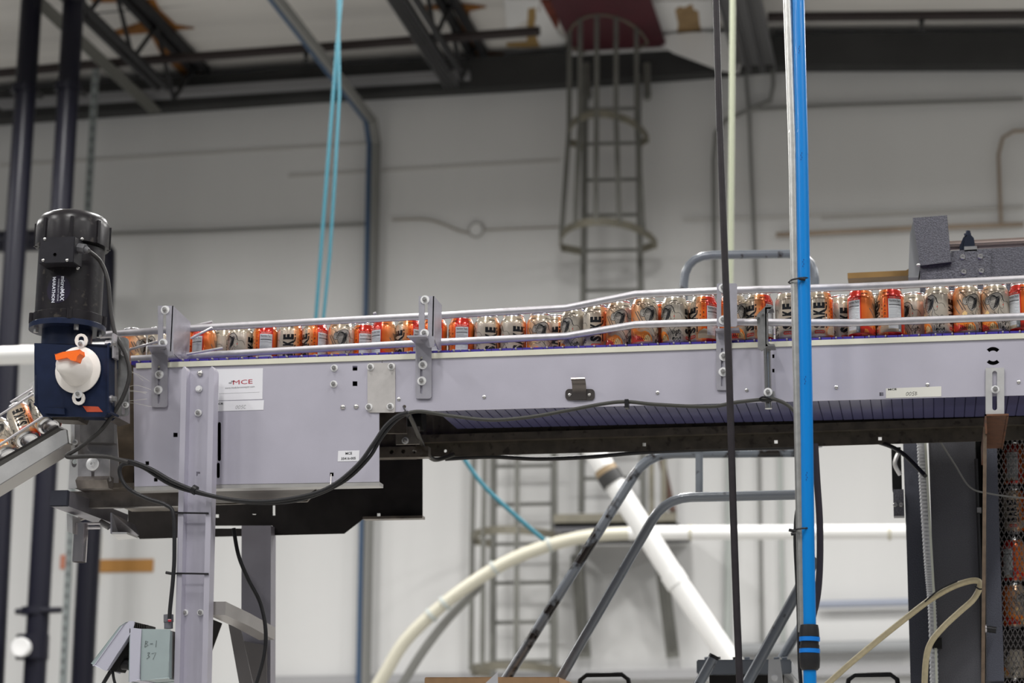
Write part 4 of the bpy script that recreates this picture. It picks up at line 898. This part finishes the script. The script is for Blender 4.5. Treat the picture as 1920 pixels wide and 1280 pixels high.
b.tube(pts, .010, 12, smooth=False, rad=lambda t: .0098 + (.0022 if int(t*(len(pts)-1)) % 2 else 0))
b.done('corrugated_tube', mat('grey_corrugated', (.50,.51,.54), .4), gmch)
B().pbox(1672, 838, 1690, 917, GY+.15, GY+.2).done('valve_stack', M_hole, gmch)
B().tube([P(1684, 850, GY+.1), P(1678, 870, GY+.1), P(1688, 890, GY+.1)], .006, 8).done('air_fitting', M_alu, gmch)
bpn = B().pbox(1675, 917, 1695, 967, GY+.1, GY+.14).done('terminal_plate', M_hammer, gmch)
for x in (1679, 1690): bolt(x, 946, GY+.1, 'socket', bpn, .8)
B().pbox(1748, 1195, 1766, 1214, GY-.03, GY).done('post_block', M_hole, gmch)
B().cyl(P(1847, 1178, GY-.02), P(1868, 1181, GY-.02), .0085, 16).done('knob', M_rubber, gmch); B().cyl(P(1847, 1178, GY-.021), P(1850, 1178, GY-.021), .0105, 16).done('knob_collar', M_rail, gmch)
B().pbox(1832, 951, 1840, 960, GY-.02, GY).done('clip', M_brackd, gmch)
B().tube([P(x, y, GY-.05) for x, y in ((1762, 826), (1790, 870), (1819, 913), (1860, 926), (1930, 935))], .0022, 6).done('thin_wire', mat('pale_wire', (.16,.16,.155), .5), gmch)
# expanded mesh
b = B(); MYY = GY+.10; a = P(1862, 700, MYY); pz0, pz1 = P(1890, 1300, MYY).z, P(1890, 800, MYY).z; x0, x1 = a.x, a.x+.16
dx, dz = .0125, .026; z = pz0; row = 0
while z < pz1:
    x = x0 - dx
    while x < x1:
        for s_ in (1, -1):
            p = V(x + (dx/2 if row % 2 else 0) , MYY, z); q = p + V(s_*dx/2, 0, dz/2)
            b.box((min(p.x, q.x), MYY, p.z), (min(p.x, q.x)+.0001, MYY+.0001, p.z+.0001)) if False else b.plate([(p.x-.0012, MYY, p.z), (p.x+.0012, MYY, p.z), (q.x+.0012, MYY, q.z), (q.x-.0012, MYY, q.z)], (0, .002, 0))
        x += dx
    z += dz/2; row += 1
b.done('mesh_guard', mat('grey_mesh', (.11,.10,.10), .5, .3), gmch, smooth=False, kind='stuff')
B().pbox(1868, 1184, 1990, 1216, MYY+.03, MYY+.06).done('cross_bar', M_dark, gmch)
B().box((x0-.05, MYY+.45, .5), (x1+.1, MYY+.47, 2.75)).done('back_light_blocker', M_hole, gmch)  # added to keep the rear lamps off the cans behind the mesh
B().box((x0-.05, MYY-.02, 2.50), (x1+.1, MYY+.47, 2.52)).done('top_light_blocker', M_dark, gmch)  # added roof, blocks lamp light from above
B().box((x0-.04, MYY+.02, .5), (x0-.03, MYY+.45, 2.50)).done('side_light_blocker', M_hole, gmch)  # added sides, darken the space round the meshed cans
B().box((x1+.08, MYY+.02, .5), (x1+.09, MYY+.45, 2.50)).done('side_light_blocker', M_hole, gmch)
# header beam, hood
HY = 5.55
B().pplate([(1727, 497), (1860, 468), (1990, 462), (1990, 700), (1722, 700)][:0] or [(1725, 490), (1783, 480), (1783, 470), (1990, 458), (1990, 590), (1725, 600)], HY, .10).done('header_beam', M_hammer, gmch)
B().pplate([(1727, 480), (1858, 467.5), (1857, 545), (1730, 552)], HY-.006, .005).done('side_plate', M_hammer, gmch)
hp_ = [c for c in gmch.children if c.name.startswith('side_plate')][0]
for x, y in ((1805, 482), (1838, 481), (1807, 510), (1840, 508)): bolt(x, y, HY-.006, 'socket', hp_, .95)
B().pplate([(1722, 590), (1765, 590), (1752, 720), (1735, 720)], HY+.02, .05).done('header_leg', M_hammer, gmch)
B().pplate([(1712, 409), (1775, 404), (1784, 491), (1726, 497)], HY-.02, .02).done('hood', M_hammer, gmch, bevel=.001)
B().pplate([(1706, 440), (1713, 409), (1726, 497), (1722, 520), (1703, 520)], HY+.0, .08).done('hood_side', mat('smooth_grey_hood', (.24,.25,.25), .5), gmch)
bolt(1722, 497, HY-.03, 'rivet', gmch, 1.1)
B().tube([P(1770, 461, HY+.06), P(1990, 450, HY+.06)], .0125, 20, smooth=False).done('header_shaft', mat('copper_tinted_rod', (.42,.34,.32), .25, .9), gmch)
cl = B(); cl.pplate([(1806, 469), (1809, 446), (1818, 438), (1826, 446), (1829, 468)], HY+.02, .05); cl.pplate([(1799, 462), (1806, 445), (1812, 440), (1810, 469), (1800, 470)], HY+.03, .03)
cl.cyl(P(1815, 442, HY+.03), P(1815, 433, HY+.03), .006, 10); cl.cyl(P(1808, 441, HY+.03), P(1820, 437, HY+.03), .0045, 8); cl.done('shaft_clamp', mat('dark_glossy_clamp', (.05,.06,.09), .2, .7), gmch)
B().pplate([(1808, 462), (1832, 461), (1832, 470), (1808, 471)], HY-.0, .04).done('clamp_base', M_brackd, gmch)
och = B().tube([P(1590, 522, HY+.12), P(1700, 517, HY+.12), P(1720, 505, HY+.12)], 0, smooth=False, sect=[(-.03,-.0075),(.03,-.0075),(.03,.0075),(-.03,.0075)]).done('ochre_guide', M_ochre, gmch, label='ochre plastic guide bar')
B().box((P(1738, 600, HY+.1).x, HY+.1, P(1738, 640, HY+.1).z), (P(1990, 600, HY+.1).x, HY+.18, P(1738, 580, HY+.1).z)).done('lower_beam', M_dark, gmch)

# yellow hose
yh = thing('yellow_hose', 'yellowed ribbed hose looped through a tie on the machine post', 'hose', P(1734, 1280, 5.6))
B().tube([P(*p, 5.62) for p in ((1540, 1292), (1610, 1230), (1704, 1154), (1750, 1120), (1790, 1098), (1826, 1088), (1838, 1096), (1826, 1122), (1800, 1146), (1770, 1174), (1745, 1205), (1736, 1240), (1733, 1300))], .0078, 14).done('hose', M_hose, yh)
B().tube([P(*p, 5.60) for p in ((1828, 1098), (1836, 1104), (1846, 1103))], .002, 6).done('tie', M_tie, yh)
B().tube([P(*p, 5.605) for p in ((1734, 1128), (1760, 1106), (1795, 1089))], .0022, 6).done('thin_cable', M_tie, yh)

# black crate handles, carton
for k, (x0, x1, lab) in enumerate(((1084, 1182, 'black plastic crate with arched handle at the bottom, near the stair step'), (1587, 1686, 'black plastic crate with arched handle at the bottom, right of the blue pipe'))):
    t_ = thing('crate', lab, 'crate', P((x0+x1)/2, 1300, 5.9))
    B().tube([P(x0, 1300, 5.9), P(x0+4, 1274, 5.9), P(x0+16, 1265, 5.9), P(x1-16, 1264, 5.9), P(x1-4, 1273, 5.9), P(x1, 1300, 5.9)], .0065, 10, smooth=False).done('handle', M_rubber, t_)
    a = P(x0-10, 1310, 5.9); c = P(x1+10, 1300, 5.9); B().box((a.x, 5.85, a.z-.2), (c.x, 6.2, c.z)).done('body', M_rubber, t_)
bx = thing('cardboard_box', 'brown cardboard box edge with a torn white paper corner at the bottom', 'box', P(920, 1300, 5.6))
a = P(796, 1269, 5.6); c = P(1048, 1272, 5.6)
B().box((a.x, 5.6, a.z-.25), (c.x, 5.95, a.z)).done('carton', M_card, bx, bevel=.002)
B().plate([P(905, 1285, 5.59), P(933, 1259, 5.59), P(934, 1290, 5.59)], (0, .001, 0)).done('paper_corner', M_label, bx)

# ------------------------------------------------------------------ control box on the leg
BY = CY-.09
cb = thing('junction_enclosure', 'grey electrical enclosure marked B-1 37 on the left of the front leg', 'electrical box', P(285, 1277, BY))
B().pplate([(266, 1180), (318, 1181), (317, 1271), (265, 1274)], BY, .10).done('body', M_box, cb, bevel=.002)
B().pplate([(246, 1178), (264, 1180), (262, 1274), (244, 1277)], BY-.002, .104).done('lid', M_boxl, cb, bevel=.002)
B().pplate([(243, 1178), (245.5, 1178), (243.5, 1278), (241, 1278)], BY+.0, .10).done('lid_lip', M_box, cb)
B().pplate([(318, 1182), (324, 1183), (323, 1272), (317, 1271)], BY+.02, .07).done('mount_plate', mat('brownish_mount', (.2,.18,.18), .5), cb)
bd = [c for c in cb.children if c.name.startswith('body')][0]
hprint('handwriting', 'B-1', .0150, M_black, bd, P(285, 1207, BY), w=.07, slant=.05)
hprint('handwriting', '37', .0150, M_black, bd, P(284, 1229, BY), w=.07, slant=.1)
g0 = lambda y: P(316, y, BY+.03)
B().cyl(g0(1178), g0(1166), .0105, 20).done('gland', mat('gland_grey', (.14,.14,.16), .5), cb); B().cyl(g0(1166), g0(1152), .0125, 8).done('gland_nut', MATS['gland_grey'], cb)
B().pplate([(316, 1151), (320, 1151), (320, 1161), (315, 1161)], BY+.015, .004).done('gland_tag', M_label, cb); B().pplate([(315, 1161), (321, 1161), (320, 1165), (315, 1165)], BY+.015, .004).done('gland_tag', M_redp, cb)
vd = thing('flip_cover_unit', 'tilted grey flip cover with finned top beside the enclosure', 'controller', P(225, 1260, BY))
B().pplate([(176, 1247), (199, 1256), (250, 1180), (252, 1166), (243, 1165), (230, 1172)], BY+.0, .09).done('cover', M_boxl, vd, bevel=.002)
B().pplate([(171, 1243), (176, 1247), (232, 1172), (245, 1165), (236, 1166), (224, 1174)], BY+.002, .085).done('cover_lid', M_box, vd, bevel=.001)
B().pplate([(199, 1256), (218, 1258), (242, 1215), (243, 1190), (250, 1180)], BY+.02, .06).done('inner_frame', M_hole, vd)
for i in range(6): B().pplate([(252+i*4.2, 1166+i), (254.5+i*4.2, 1166+i), (254.5+i*4.2, 1176+i*.4), (252+i*4.2, 1176+i*.4)], BY+.0, .06).done('fin', M_dark, vd)
B().cyl(P(243, 1245, BY+.04), P(230, 1244, BY+.04), .014, 16).done('plug', M_rubber, vd)
B().tube([P(*p, BY+.04) for p in ((232, 1240), (218, 1246), (205, 1262), (186, 1295))], .005, 8).done('cord', M_rubber, vd)
B().tube([P(*p, BY+.03) for p in ((242, 1210), (222, 1225), (212, 1250), (214, 1275), (222, 1295))], .0035, 8).done('cord', M_rubber, vd)

# ------------------------------------------------------------------ incline chute at the left
chu = thing('infeed_chute', 'bright aluminium chute climbing to the drive end at the left edge', 'chute', P(0, 910, 5.0))
B().pplate([(-30, 892), (114, 807), (124, 805), (127, 829), (-30, 926)], 4.97, .01).done('side_channel', M_alu, chu)
u0, u1 = P(-30, 926, 4.97), P(127, 829, 4.97)
B().plate([u0, u1, u1 + V(.004, .07, 0), u0 + V(0, .07, 0)], (0, 0, -.003)).done('channel_underside', mat('shaded_chute_underside', (.33,.32,.31), .35, .7), chu)  # underside shade put into a darker aluminium colour
B().tube([P(-30, 888, 5.0), P(60, 838, 5.0), P(118, 803, 5.0)], 0, smooth=False, sect=[(-.03,-.003),(.03,-.003),(.03,.003),(-.03,.003)]).done('support_strip', M_dark, chu)
B().cyl(P(-30, 797, 4.98), P(63, 738, 4.98), .0030, 10).done('guide_rod', M_rail, chu)
B().cyl(P(-30, 853, 4.96), P(85, 778, 4.96), .0034, 10).done('guide_rod', M_rail, chu)
B().cyl(P(20, 754, 5.16), P(62, 728, 5.16), .003, 10).done('guide_rod', M_rail, chu)
B().pplate([(55, 720), (65, 712), (66, 716), (66, 745), (62, 745), (61, 722), (56, 725)], 5.05, .02).done('rod_post', M_alu, chu)

# ------------------------------------------------------------------ drink cans
PROF = [(23.0,0),(24.5,1.5),(28.5,4.5),(32.2,8.5),(33.1,11.5),(33.1,98),(32.7,101),(31.4,105),(29.6,109),(27.8,113),(26.7,116)]
def rz(z):
    for (r0, z0), (r1, z1) in zip(PROF, PROF[1:]):
        if z <= z1: return r0 + (r1-r0)*max(0, (z-z0))/(z1-z0)
    return PROF[-1][0]
def label_mat():
    m = bpy.data.materials.new('printed_can_coat'); m.use_nodes = True; nt = m.node_tree; b = nt.nodes['Principled BSDF']
    b.inputs['Roughness'].default_value = .2; b.inputs['Metallic'].default_value = .35; b.inputs['Coat Weight'].default_value = .35; b.inputs['Coat Roughness'].default_value = .06
    uv = nt.nodes.new('ShaderNodeUVMap'); uv.uv_map = 'wrap'; sp = nt.nodes.new('ShaderNodeSeparateXYZ'); nt.links.new(uv.outputs[0], sp.inputs[0])
    r = nt.nodes.new('ShaderNodeValToRGB'); nt.links.new(sp.outputs[0], r.inputs[0]); el = r.color_ramp.elements
    cream = (.52,.42,.32); white = (.54,.485,.405); peach = (.72,.36,.18); org = (.84,.15,.015); red = (.60,.018,.006); po = (.80,.26,.07)
    st = [(0, white), (40, white), (112, cream), (116, peach), (139, po), (140, org), (158, org), (160, red), (224, red), (225, (.78,.12,.015)), (255, (.80,.22,.05)), (290, (.70,.38,.20)), (325, cream), (359, white)]
    while len(el) > 1: el.remove(el[-1])
    el[0].position = 0; el[0].color = (*st[0][1], 1)
    for a, c in st[1:]:
        e = el.new(a/360); e.color = (*c, 1)
    # printed shoulder band
    mr = nt.nodes.new('ShaderNodeMapRange'); mr.inputs[1].default_value = .800; mr.inputs[2].default_value = .808; nt.links.new(sp.outputs[1], mr.inputs[0]); mr.inputs[4].default_value = .55
    mx = nt.nodes.new('ShaderNodeMix'); mx.data_type = 'RGBA'; mx.blend_type = 'MULTIPLY'; nt.links.new(mr.outputs[0], mx.inputs['Factor']); nt.links.new(r.outputs[0], mx.inputs[6]); mx.inputs[7].default_value = (.62, .60, .52, 1)
    nt.links.new(mx.outputs[2], b.inputs['Base Color']); return m
M_coat = label_mat()
def coat_mat(name, c): 
    m = mat(name, c, .24, .1, coat=.5); return m
ART = [coat_mat('art_black', (.012,.012,.014)), coat_mat('art_hair_grey', (.32,.295,.265)), coat_mat('art_nutrition_white', (.62,.64,.66)), coat_mat('art_grey', (.20,.20,.22)),
       coat_mat('art_red', (.55,.035,.02)), coat_mat('art_orange', (.85,.25,.04)), coat_mat('art_beige', (.50,.42,.30)), coat_mat('art_dark_teal', (.035,.06,.07)), coat_mat('art_mauve', (.33,.24,.19)), coat_mat('art_yellow', (.80,.55,.25)), coat_mat('art_cream', (.66,.60,.53))]
BK, HG, NW, GR, RD, OR, BE, DT, MV, YE, CR = range(11)
def can_body():
    N = 64; bm = bmesh.new(); uvl = bm.loops.layers.uv.new('wrap'); zs = []
    prof = [p for p in PROF]; rings = []
    for r, z in prof:
        rings.append([bm.verts.new((r*.001*math.sin(2*PI*i/N), -r*.001*math.cos(2*PI*i/N), z*.001)) for i in range(N)])
    for k in range(len(prof)-1):
        for i in range(N):
            f = bm.faces.new((rings[k][i], rings[k][(i+1) % N], rings[k+1][(i+1) % N], rings[k+1][i])); f.smooth = True
            f.material_index = 1 if k < 2 else 0
            for lp, (uu, vv) in zip(f.loops, ((i, k), (i+1, k), (i+1, k+1), (i, k+1))): lp[uvl].uv = (uu/N, prof[vv][1]/122)
    # domed base
    prev = rings[0]
    for r, z in ((21.5, .6), (19.5, 3.5), (14, 7), (7, 9), (0.5, 9.6)):
        rr = [bm.verts.new((r*.001*math.sin(2*PI*i/N), -r*.001*math.cos(2*PI*i/N), z*.001)) for i in range(N)]
        for i in range(N):
            f = bm.faces.new((prev[(i+1) % N], prev[i], rr[i], rr[(i+1) % N])); f.smooth = True; f.material_index = 1
        prev = rr
    f = bm.faces.new(list(reversed(prev))); f.material_index = 1
    me = bpy.data.meshes.new('drink_can'); bm.to_mesh(me); bm.free(); me.materials.append(M_coat); me.materials.append(M_silver); return me
def can_lid():
    b = B(); b.lathe([(.0267,.116),(.0262,.1175),(.0270,.1190),(.0274,.1205),(.0268,.1220),(.0256,.1216),(.0250,.1170),(.0230,.1160),(0,.1165)], (0,0,0), (0,0,1), 48)
    return _mesh(b, M_silver)
def can_art():
    bm = bmesh.new(); L = []
    def add(sh, mi, lay=1):
        vs, fs = sh; t = bmesh.new(); bv = [t.verts.new((x, y, 0)) for x, y in vs]
        for f in fs:
            try: t.faces.new([bv[i] for i in f])
            except ValueError: pass
        bmesh.ops.triangulate(t, faces=[f for f in t.faces if len(f.verts) > 4])
        us = [v.co.x for v in t.verts]; u = math.floor(min(us)/8)*8
        while u < max(us):
            bmesh.ops.bisect_plane(t, geom=t.verts[:]+t.edges[:]+t.faces[:], plane_co=(u,0,0), plane_no=(1,0,0)); u += 8
        zz = [v.co.y for v in t.verts]
        for z in (4.5, 8.5, 11.5, 98, 101, 105, 109, 113):
            if min(zz) < z < max(zz): bmesh.ops.bisect_plane(t, geom=t.verts[:]+t.edges[:]+t.faces[:], plane_co=(0,z,0), plane_no=(0,1,0))
        m = {}
        for v in t.verts:
            a = math.radians(v.co.x); r = (rz(v.co.y) + .10 + .10*lay)*.001; m[v] = bm.verts.new((r*math.sin(a), -r*math.cos(a), v.co.y*.001))
        for f in t.faces:
            try: g = bm.faces.new([m[v] for v in f.verts]); g.material_index = mi; g.smooth = True
            except ValueError: pass
        t.free()
    K = 360/(2*PI*33.1)      # degrees per millimetre round the can
    def poly(pts, mi, lay=1):
        v = [Vector((x, y, 0)) for x, y in pts]
        add(([(x, y) for x, y in pts], [tuple(t_) for t_ in tessellate_polygon([v])]), mi, lay)
    def line(pts, w, mi, lay=2, taper=False, sm=True):
        vs, fs = stroke2d([(x/K, y) for x, y in pts], w, taper, sm); add(([(x*K, y) for x, y in vs], fs), mi, lay)
    def fit(txt, cx_, cz, w, h, mi, lay=2, rot=0, bold=.03):
        vs, fs = text2d(txt, 1, bold=bold); x0 = min(v[0] for v in vs); x1 = max(v[0] for v in vs); y0 = min(v[1] for v in vs); y1 = max(v[1] for v in vs)
        vs = [((x-(x0+x1)/2)*w/(x1-x0), (y-(y0+y1)/2)*h/(y1-y0)) for x, y in vs]
        if rot: vs = [(-y, x) for x, y in vs]
        add(([(cx_ + x*K, cz + y) for x, y in vs], fs), mi, lay)
    # shoulder words
    for a in (14, 97, 152, 240, 300): fit('SAKE SODA', a, 107.5, 17, 3.6, BK, rot=0, bold=.03)
    # big vertical word with side strokes and the pill
    for i, ch_ in enumerate('SAKE'): fit(ch_, 90, 34 + i*16, 14.0, 28, BK, rot=1, bold=.06)
    line([(120, 90), (120, 86)], 3.4, BK, sm=False); line([(110, 66), (113, 69), (119, 73), (121, 82)], 3.2, BK); line([(120, 62), (120, 28)], 3.2, BK, sm=False)
    line([(120, 54), (120, 50)], 3.5, CR, 3, sm=False)
    poly([(a_, z_) for a_, z_ in [(70,16.5),(71.5,14.5),(74,13.8),(108,13.8),(110.5,14.5),(112,16.5),(112,19),(110.5,21),(108,21.6),(74,21.6),(71.5,21),(70,19)]], RD, 1)
    fit('WHITE PEACH', 91, 17.7, 20, 3.0, CR, 2, bold=.01)
    # peach panel: two columns of small marks
    rnd = random.Random(5)
    for j, z in enumerate((90, 84)): line([(146, z), (151, z+1)], 3, RD, sm=False)
    for j in range(4): 
        z = 78 - j*9; line([(133, z), (137, z)], 3.2, (RD, BK, RD, BK)[j], sm=False)
        line([(146, z-2), (151, z-2)], 2.4, (BK, RD, BK, RD)[j], sm=False); line([(144.5, z-5), (152, z-5)], 1.1, BK, sm=False)
    # nutrition panel
    poly([(163, 20), (219, 20), (219, 92), (163, 92)], NW, 1)
    fit('Nutrition Facts', 191, 87, 28, 5.4, BK, 2, bold=.01)
    for k, (z, w, e) in enumerate(((83, .7, 216), (79.5, .9, 216), (77, 1.8, 216), (73, .8, 200), (70, 1.0, 216), (66.5, .5, 216), (63, .6, 205), (60, .6, 216), (56.5, .6, 198), (53, .6, 210), (49.5, .6, 204), (46, .6, 213), (42, .6, 196), (38, .6, 208), (34, .5, 200), (30, .5, 212), (26, .5, 200))):
        line([(166, z), (e, z)], w, GR if w < 1.5 else BK, sm=False)
    fit('SAKE SODA', 191, 95.5, 26, 2.6, CR, 2, bold=.0)
    poly([(219.5, 9), (223, 9), (223, 94), (219.5, 94)], RD, 2)
    # lower back: beige paragraph, barcode block
    poly([(124, 12), (163, 12), (163, 34), (150, 36), (132, 30), (124, 22)], BE, 1); poly([(163, 12), (219, 12), (219, 20), (163, 20)], BE, 1)
    for k in range(6): line([(128 + (k % 2)*2, 14+k*3), (200 - (k*7) % 11, 14+k*3)] if k < 2 else [(128, 14+k*3), (160, 14+k*3)], .9, MV, 2, sm=False)
    poly([(203, 13), (219, 13), (219, 33), (203, 33)], DT, 2)
    for k in range(4): line([(205+k*3.5, 14), (205+k*3.5, 32)], .6, NW, 3, sm=False)
    poly([(205, 14), (212, 14), (212, 19), (205, 19)], NW, 3)
    # red foot
    poly([(225, 9), (290, 9), (284, 16), (270, 24), (254, 28), (240, 36), (225, 38)], RD, 1)
    poly([(234, 12), (256, 13), (250, 20), (238, 22)], OR, 2)
    # lower art under the woman: waves in orange, black line work
    poly([(290, 9), (355, 9), (350, 22), (338, 31), (322, 35), (305, 32), (290, 36), (272, 44), (262, 40), (272, 26), (284, 16)], OR, 1)
    poly([(286, 9), (318, 9), (312, 17), (300, 22), (288, 24), (274, 30), (280, 18)], RD, 2)
    poly([(318, 10), (350, 10), (344, 20), (332, 26), (322, 22)], YE, 2)
    for k in range(9):
        a = 296 + k*8; line([(a, 10), (a+3, 17+(k % 3)*3), (a-1, 22+(k % 2)*5)], .9, BK, 3, True)
    for k in range(5): line([(a_ := 285+k*9, 13), (a_+4, 17), (a_+8, 13)], .9, BK, 3)
    line([(300, 46), (325, 42), (345, 34), (360, 18), (366, 9)], 1.6, MV, 2, True); line([(318, 50), (340, 44), (358, 32), (370, 14)], 2.4, HG, 2, True); line([(330, 52), (352, 44), (368, 28), (378, 12)], 1.2, BK, 2, True)
    for k in range(8):
        a = 368 + (k*13) % 37; z = 12 + (k*17) % 34; line([(a, z), (a+5, z+4), (a+9, z+1), (a+5, z-4), (a, z)], 1.0, BK, 2)
    for a, z in ((372, 14), (384, 22), (396, 34), (402, 16)): poly([(a-3, z-3), (a+3, z-2), (a+2, z+3), (a-2, z+3)], BK, 2)
    line([(366, 30), (380, 40), (394, 48), (404, 44)], .8, BK, 2)
    # woman in profile with tied hair
    hair = [(-44,88),(-36,91),(-28,93),(-16,95.5),(-4,96.5),(6,94),(13,88),(16,80),(15,78),(11,84),(7,85),(4,80),(0,72),(-4,66),(-10,61),(-18,57),(-24,55),(-30,58),(-36,64),(-41,72),(-47,76)]
    poly(hair, HG, 1)
    bun = [(-47 + 12*math.cos(t), 79 + 9.5*math.sin(t)) for t in [2*PI*i/18 for i in range(18)]]; poly(bun, HG, 1); line(bun + [bun[0]], .8, BK, 2)
    line(hair[:8], 1.4, BK, 2); line([hair[i] for i in (19,18,17,16,15,14,13,12,11,10)], .8, BK, 2)
    for k in range(8):
        t = k/7; line([(-40+6*t, 80-2*t), (-30+12*t, 90-3*t-6*t*t), (-12+14*t, 86-14*t*(1-t)+2*t), (-20+16*t, 64+4*t), (-27+18*t, 57+6*t)], 1.0, BK, 2, True)
    for k in range(4): line([(-38, 76-4*k), (-28, 72-4*k), (-14, 72-3*k), (-2, 82-2*k)], .6, BK, 2, True)
    for k in range(3): line([(-54+5*k, 82-2*k), (-47+2*k, 85-3*k), (-40, 80-2*k), (-46, 73)], .6, BK, 2)
    for dx_ in (0, 5): line([(-44+dx_, 86), (-58+dx_, 96), (-70+dx_, 103)], 1.0, BK, 2)
    poly([(-74, 101), (-64, 104), (-66, 98)], MV, 2)
    # face line, nose stroke, lips, jaw
    line([(14, 90), (17, 82), (20, 78), (24, 76), (34, 77), (42, 75), (48, 70), (50, 66)], .65, BK, 2)
    line([(14, 88), (16, 82), (19, 77)], 1.5, BK, 2, True)
    line([(8, 79), (12, 79.5)], 1.1, BK, 2, sm=False); line([(8, 76), (12, 75.5)], .5, BK, 2, sm=False)
    poly([(15, 69), (19, 71), (18, 68), (19, 65.5), (15, 67)], RD, 2)
    line([(19, 77), (17, 73), (19, 70)], .4, BK, 2); line([(18, 65), (17, 61), (10, 59), (4, 63)], .5, BK, 2); line([(-2, 72), (2, 66), (-2, 58), (-6, 52), (-4, 44)], .8, BK, 2)
    line([(-24, 56), (-18, 50), (-26, 42)], .6, BK, 2); line([(4, 62), (8, 52), (22, 46), (34, 40)], .6, BK, 2)
    # pair of chopsticks
    for d in (0, 11): 
        line([(-82+d, 84-9*d/11*0), (-58+d, 58)], 2.8, MV, 2, sm=False); line([(-83+d, 84), (-59+d, 58)], .6, BK, 3, sm=False); line([(-80.5+d, 84), (-56.5+d, 58)], .6, BK, 3, sm=False)
    line([(-100, 72), (-72, 50)], 2.6, MV, 2, sm=False); line([(-101, 72), (-73, 50)], .6, BK, 3, sm=False)
    poly([(-62, 50), (-50, 56), (-40, 50), (-48, 42), (-58, 42)], YE, 1); line([(-66, 40), (-52, 46), (-36, 42), (-24, 46)], .9, BK, 2)
    me = bpy.data.meshes.new('printed_artwork'); bm.to_mesh(me); bm.free()
    for m_ in ART: me.materials.append(m_)
    return me
cbm, clm, cam_ = can_body(), can_lid(), can_art()
proto = link('drink_can', cbm, None); pl_ = link('lid', clm, proto); pa_ = link('printed_artwork', cam_, proto)
used = [False]
def place_can(loc, A, label, group, tilt=None):
    if used[0]:
        c = proto.copy(); COL.objects.link(c)
        for ch_ in (pl_, pa_):
            d = ch_.copy(); COL.objects.link(d); d.parent = c
    else: c = proto; used[0] = True
    c['label'] = label; c['category'] = 'drink can'; c['group'] = group
    face = math.atan2(-loc[1], -loc[0]) + PI/2
    if tilt is None: c.location = loc; c.rotation_euler = (0, 0, face - math.radians(A))
    else:
        up = Vector(tilt).normalized(); view = (Vector(CAM.tolist()) - Vector(loc)).normalized(); y = -(view - up*view.dot(up)).normalized(); x = y.cross(up)
        c.matrix_world = Matrix.Translation(loc) @ Matrix((x, y, up)).transposed().to_4x4() @ Matrix.Rotation(-math.radians(A), 4, 'Z')
    return c
def cz(X, Y): return zb(X) + .0004
ORD = ['', 'first', 'second', 'third', 'fourth', 'fifth', 'sixth', 'seventh', 'eighth', 'ninth', 'tenth', 'eleventh', 'twelfth', 'thirteenth', 'fourteenth', 'fifteenth', 'sixteenth', 'seventeenth', 'eighteenth', 'nineteenth', 'twentieth', 'twenty-first', 'twenty-second', 'twenty-third', 'twenty-fourth', 'twenty-fifth', 'twenty-sixth', 'twenty-seventh', 'twenty-eighth', 'twenty-ninth', 'thirtieth', 'thirty-first', 'thirty-second', 'thirty-third', 'thirty-fourth']
def facing(A):
    A %= 360
    if A < 8 or A > 350: return 'a woman in profile'
    if A < 50: return 'a woman beside lettering'
    if A < 82: return 'lettering right of centre'
    if A < 105: return 'large lettering in front'
    if A < 130: return 'lettering at its left'
    if A < 165: return 'a peach side panel'
    if A < 205: return 'a central nutrition panel'
    if A < 240: return 'a nutrition panel at left'
    if A < 310: return 'orange with chopsticks'
    return 'tied dark hair'
front = [(253,290),(303,40),(345,100),(385,229),(452,30),(499,188),(546,100),(592,150),(640.5,336),(721,235),(767,142),(815,186),(866,190),(914,75),(963,68),(1013,336),(1076,22),(1118,92),(1161.5,340),(1209,321),(1265.5,20),(1320,150),(1375,298),(1424,135),(1480,95),(1537,92),(1615.5,225),(1669.5,170),(1759.5,20),(1813.7,318),(1867.5,345),(1919,231)]
back = [(424,60),(684,186),(1044,108),(1237,232),(1293,112),(1397,250),(1577,70),(1645,25),(1714,22),(1790,100),(1843,60)]
def cy_at(x): return 5.185 if x < 1030 else (5.058 if x > 1200 else 5.185 - .127*(x-1030)/170)
nf = len(front)
for i, (x, A) in enumerate(front):
    Y = cy_at(x); p = P(x, 600, Y)
    k = nf - i - 1
    where = 'last at the right edge, front row' if k == 0 else f'{ORD[k+1]} from the right, front row'
    place_can((p.x, Y, cz(p.x, Y)), A, f'drink can showing {facing(A)}, {where}', 'cans in the front row on the conveyor')
nb = len(back)
for i, (x, A) in enumerate(back):
    Y = cy_at(x) + (.060 if x > 1100 else .035); p = P(x, 600, Y); k = nb-i
    place_can((p.x, Y, cz(p.x, Y)), A, f'half-hidden drink can, {ORD[k]} from the right in the back row', 'cans in the back row on the conveyor')
up = MR @ np.array([-38, 61, -66.])
for (x, y, Y, A, lab) in ((-25, 879, 5.13, 200, 'silver-bottomed drink can cut off by the left edge, lowest on the chute'), (15, 855, 5.10, 335, 'tilted drink can second from the left on the chute'), (54, 826, 5.07, 92, 'tilted drink can with large black lettering on the chute'), (94, 800, 5.04, 50, 'tilted cream drink can partly behind the gearbox on the chute')):
    p = P(x, y, Y); place_can(tuple(p), A, lab, 'tilted cans on the infeed chute', tilt=Vector(up.tolist()))
for i, (x, y, A) in enumerate(((1903, 1093, 225), (1955, 1093, 0), (1903, 1178, 290), (1955, 1178, 90), (1903, 1275, 20), (1948, 1275, 150), (1903, 1000, 100), (1903, 912, 200))):
    p = P(x, y, 6.12); place_can((p.x, 6.12, p.z), A, 'dim drink can behind the mesh guard, ' + ('third tier up, left', 'third tier up, right', 'second tier up, left', 'second tier up, right', 'lowest tier, left', 'lowest tier, right', 'on the second tier from the top', 'on the top tier')[i], 'cans behind the mesh guard')
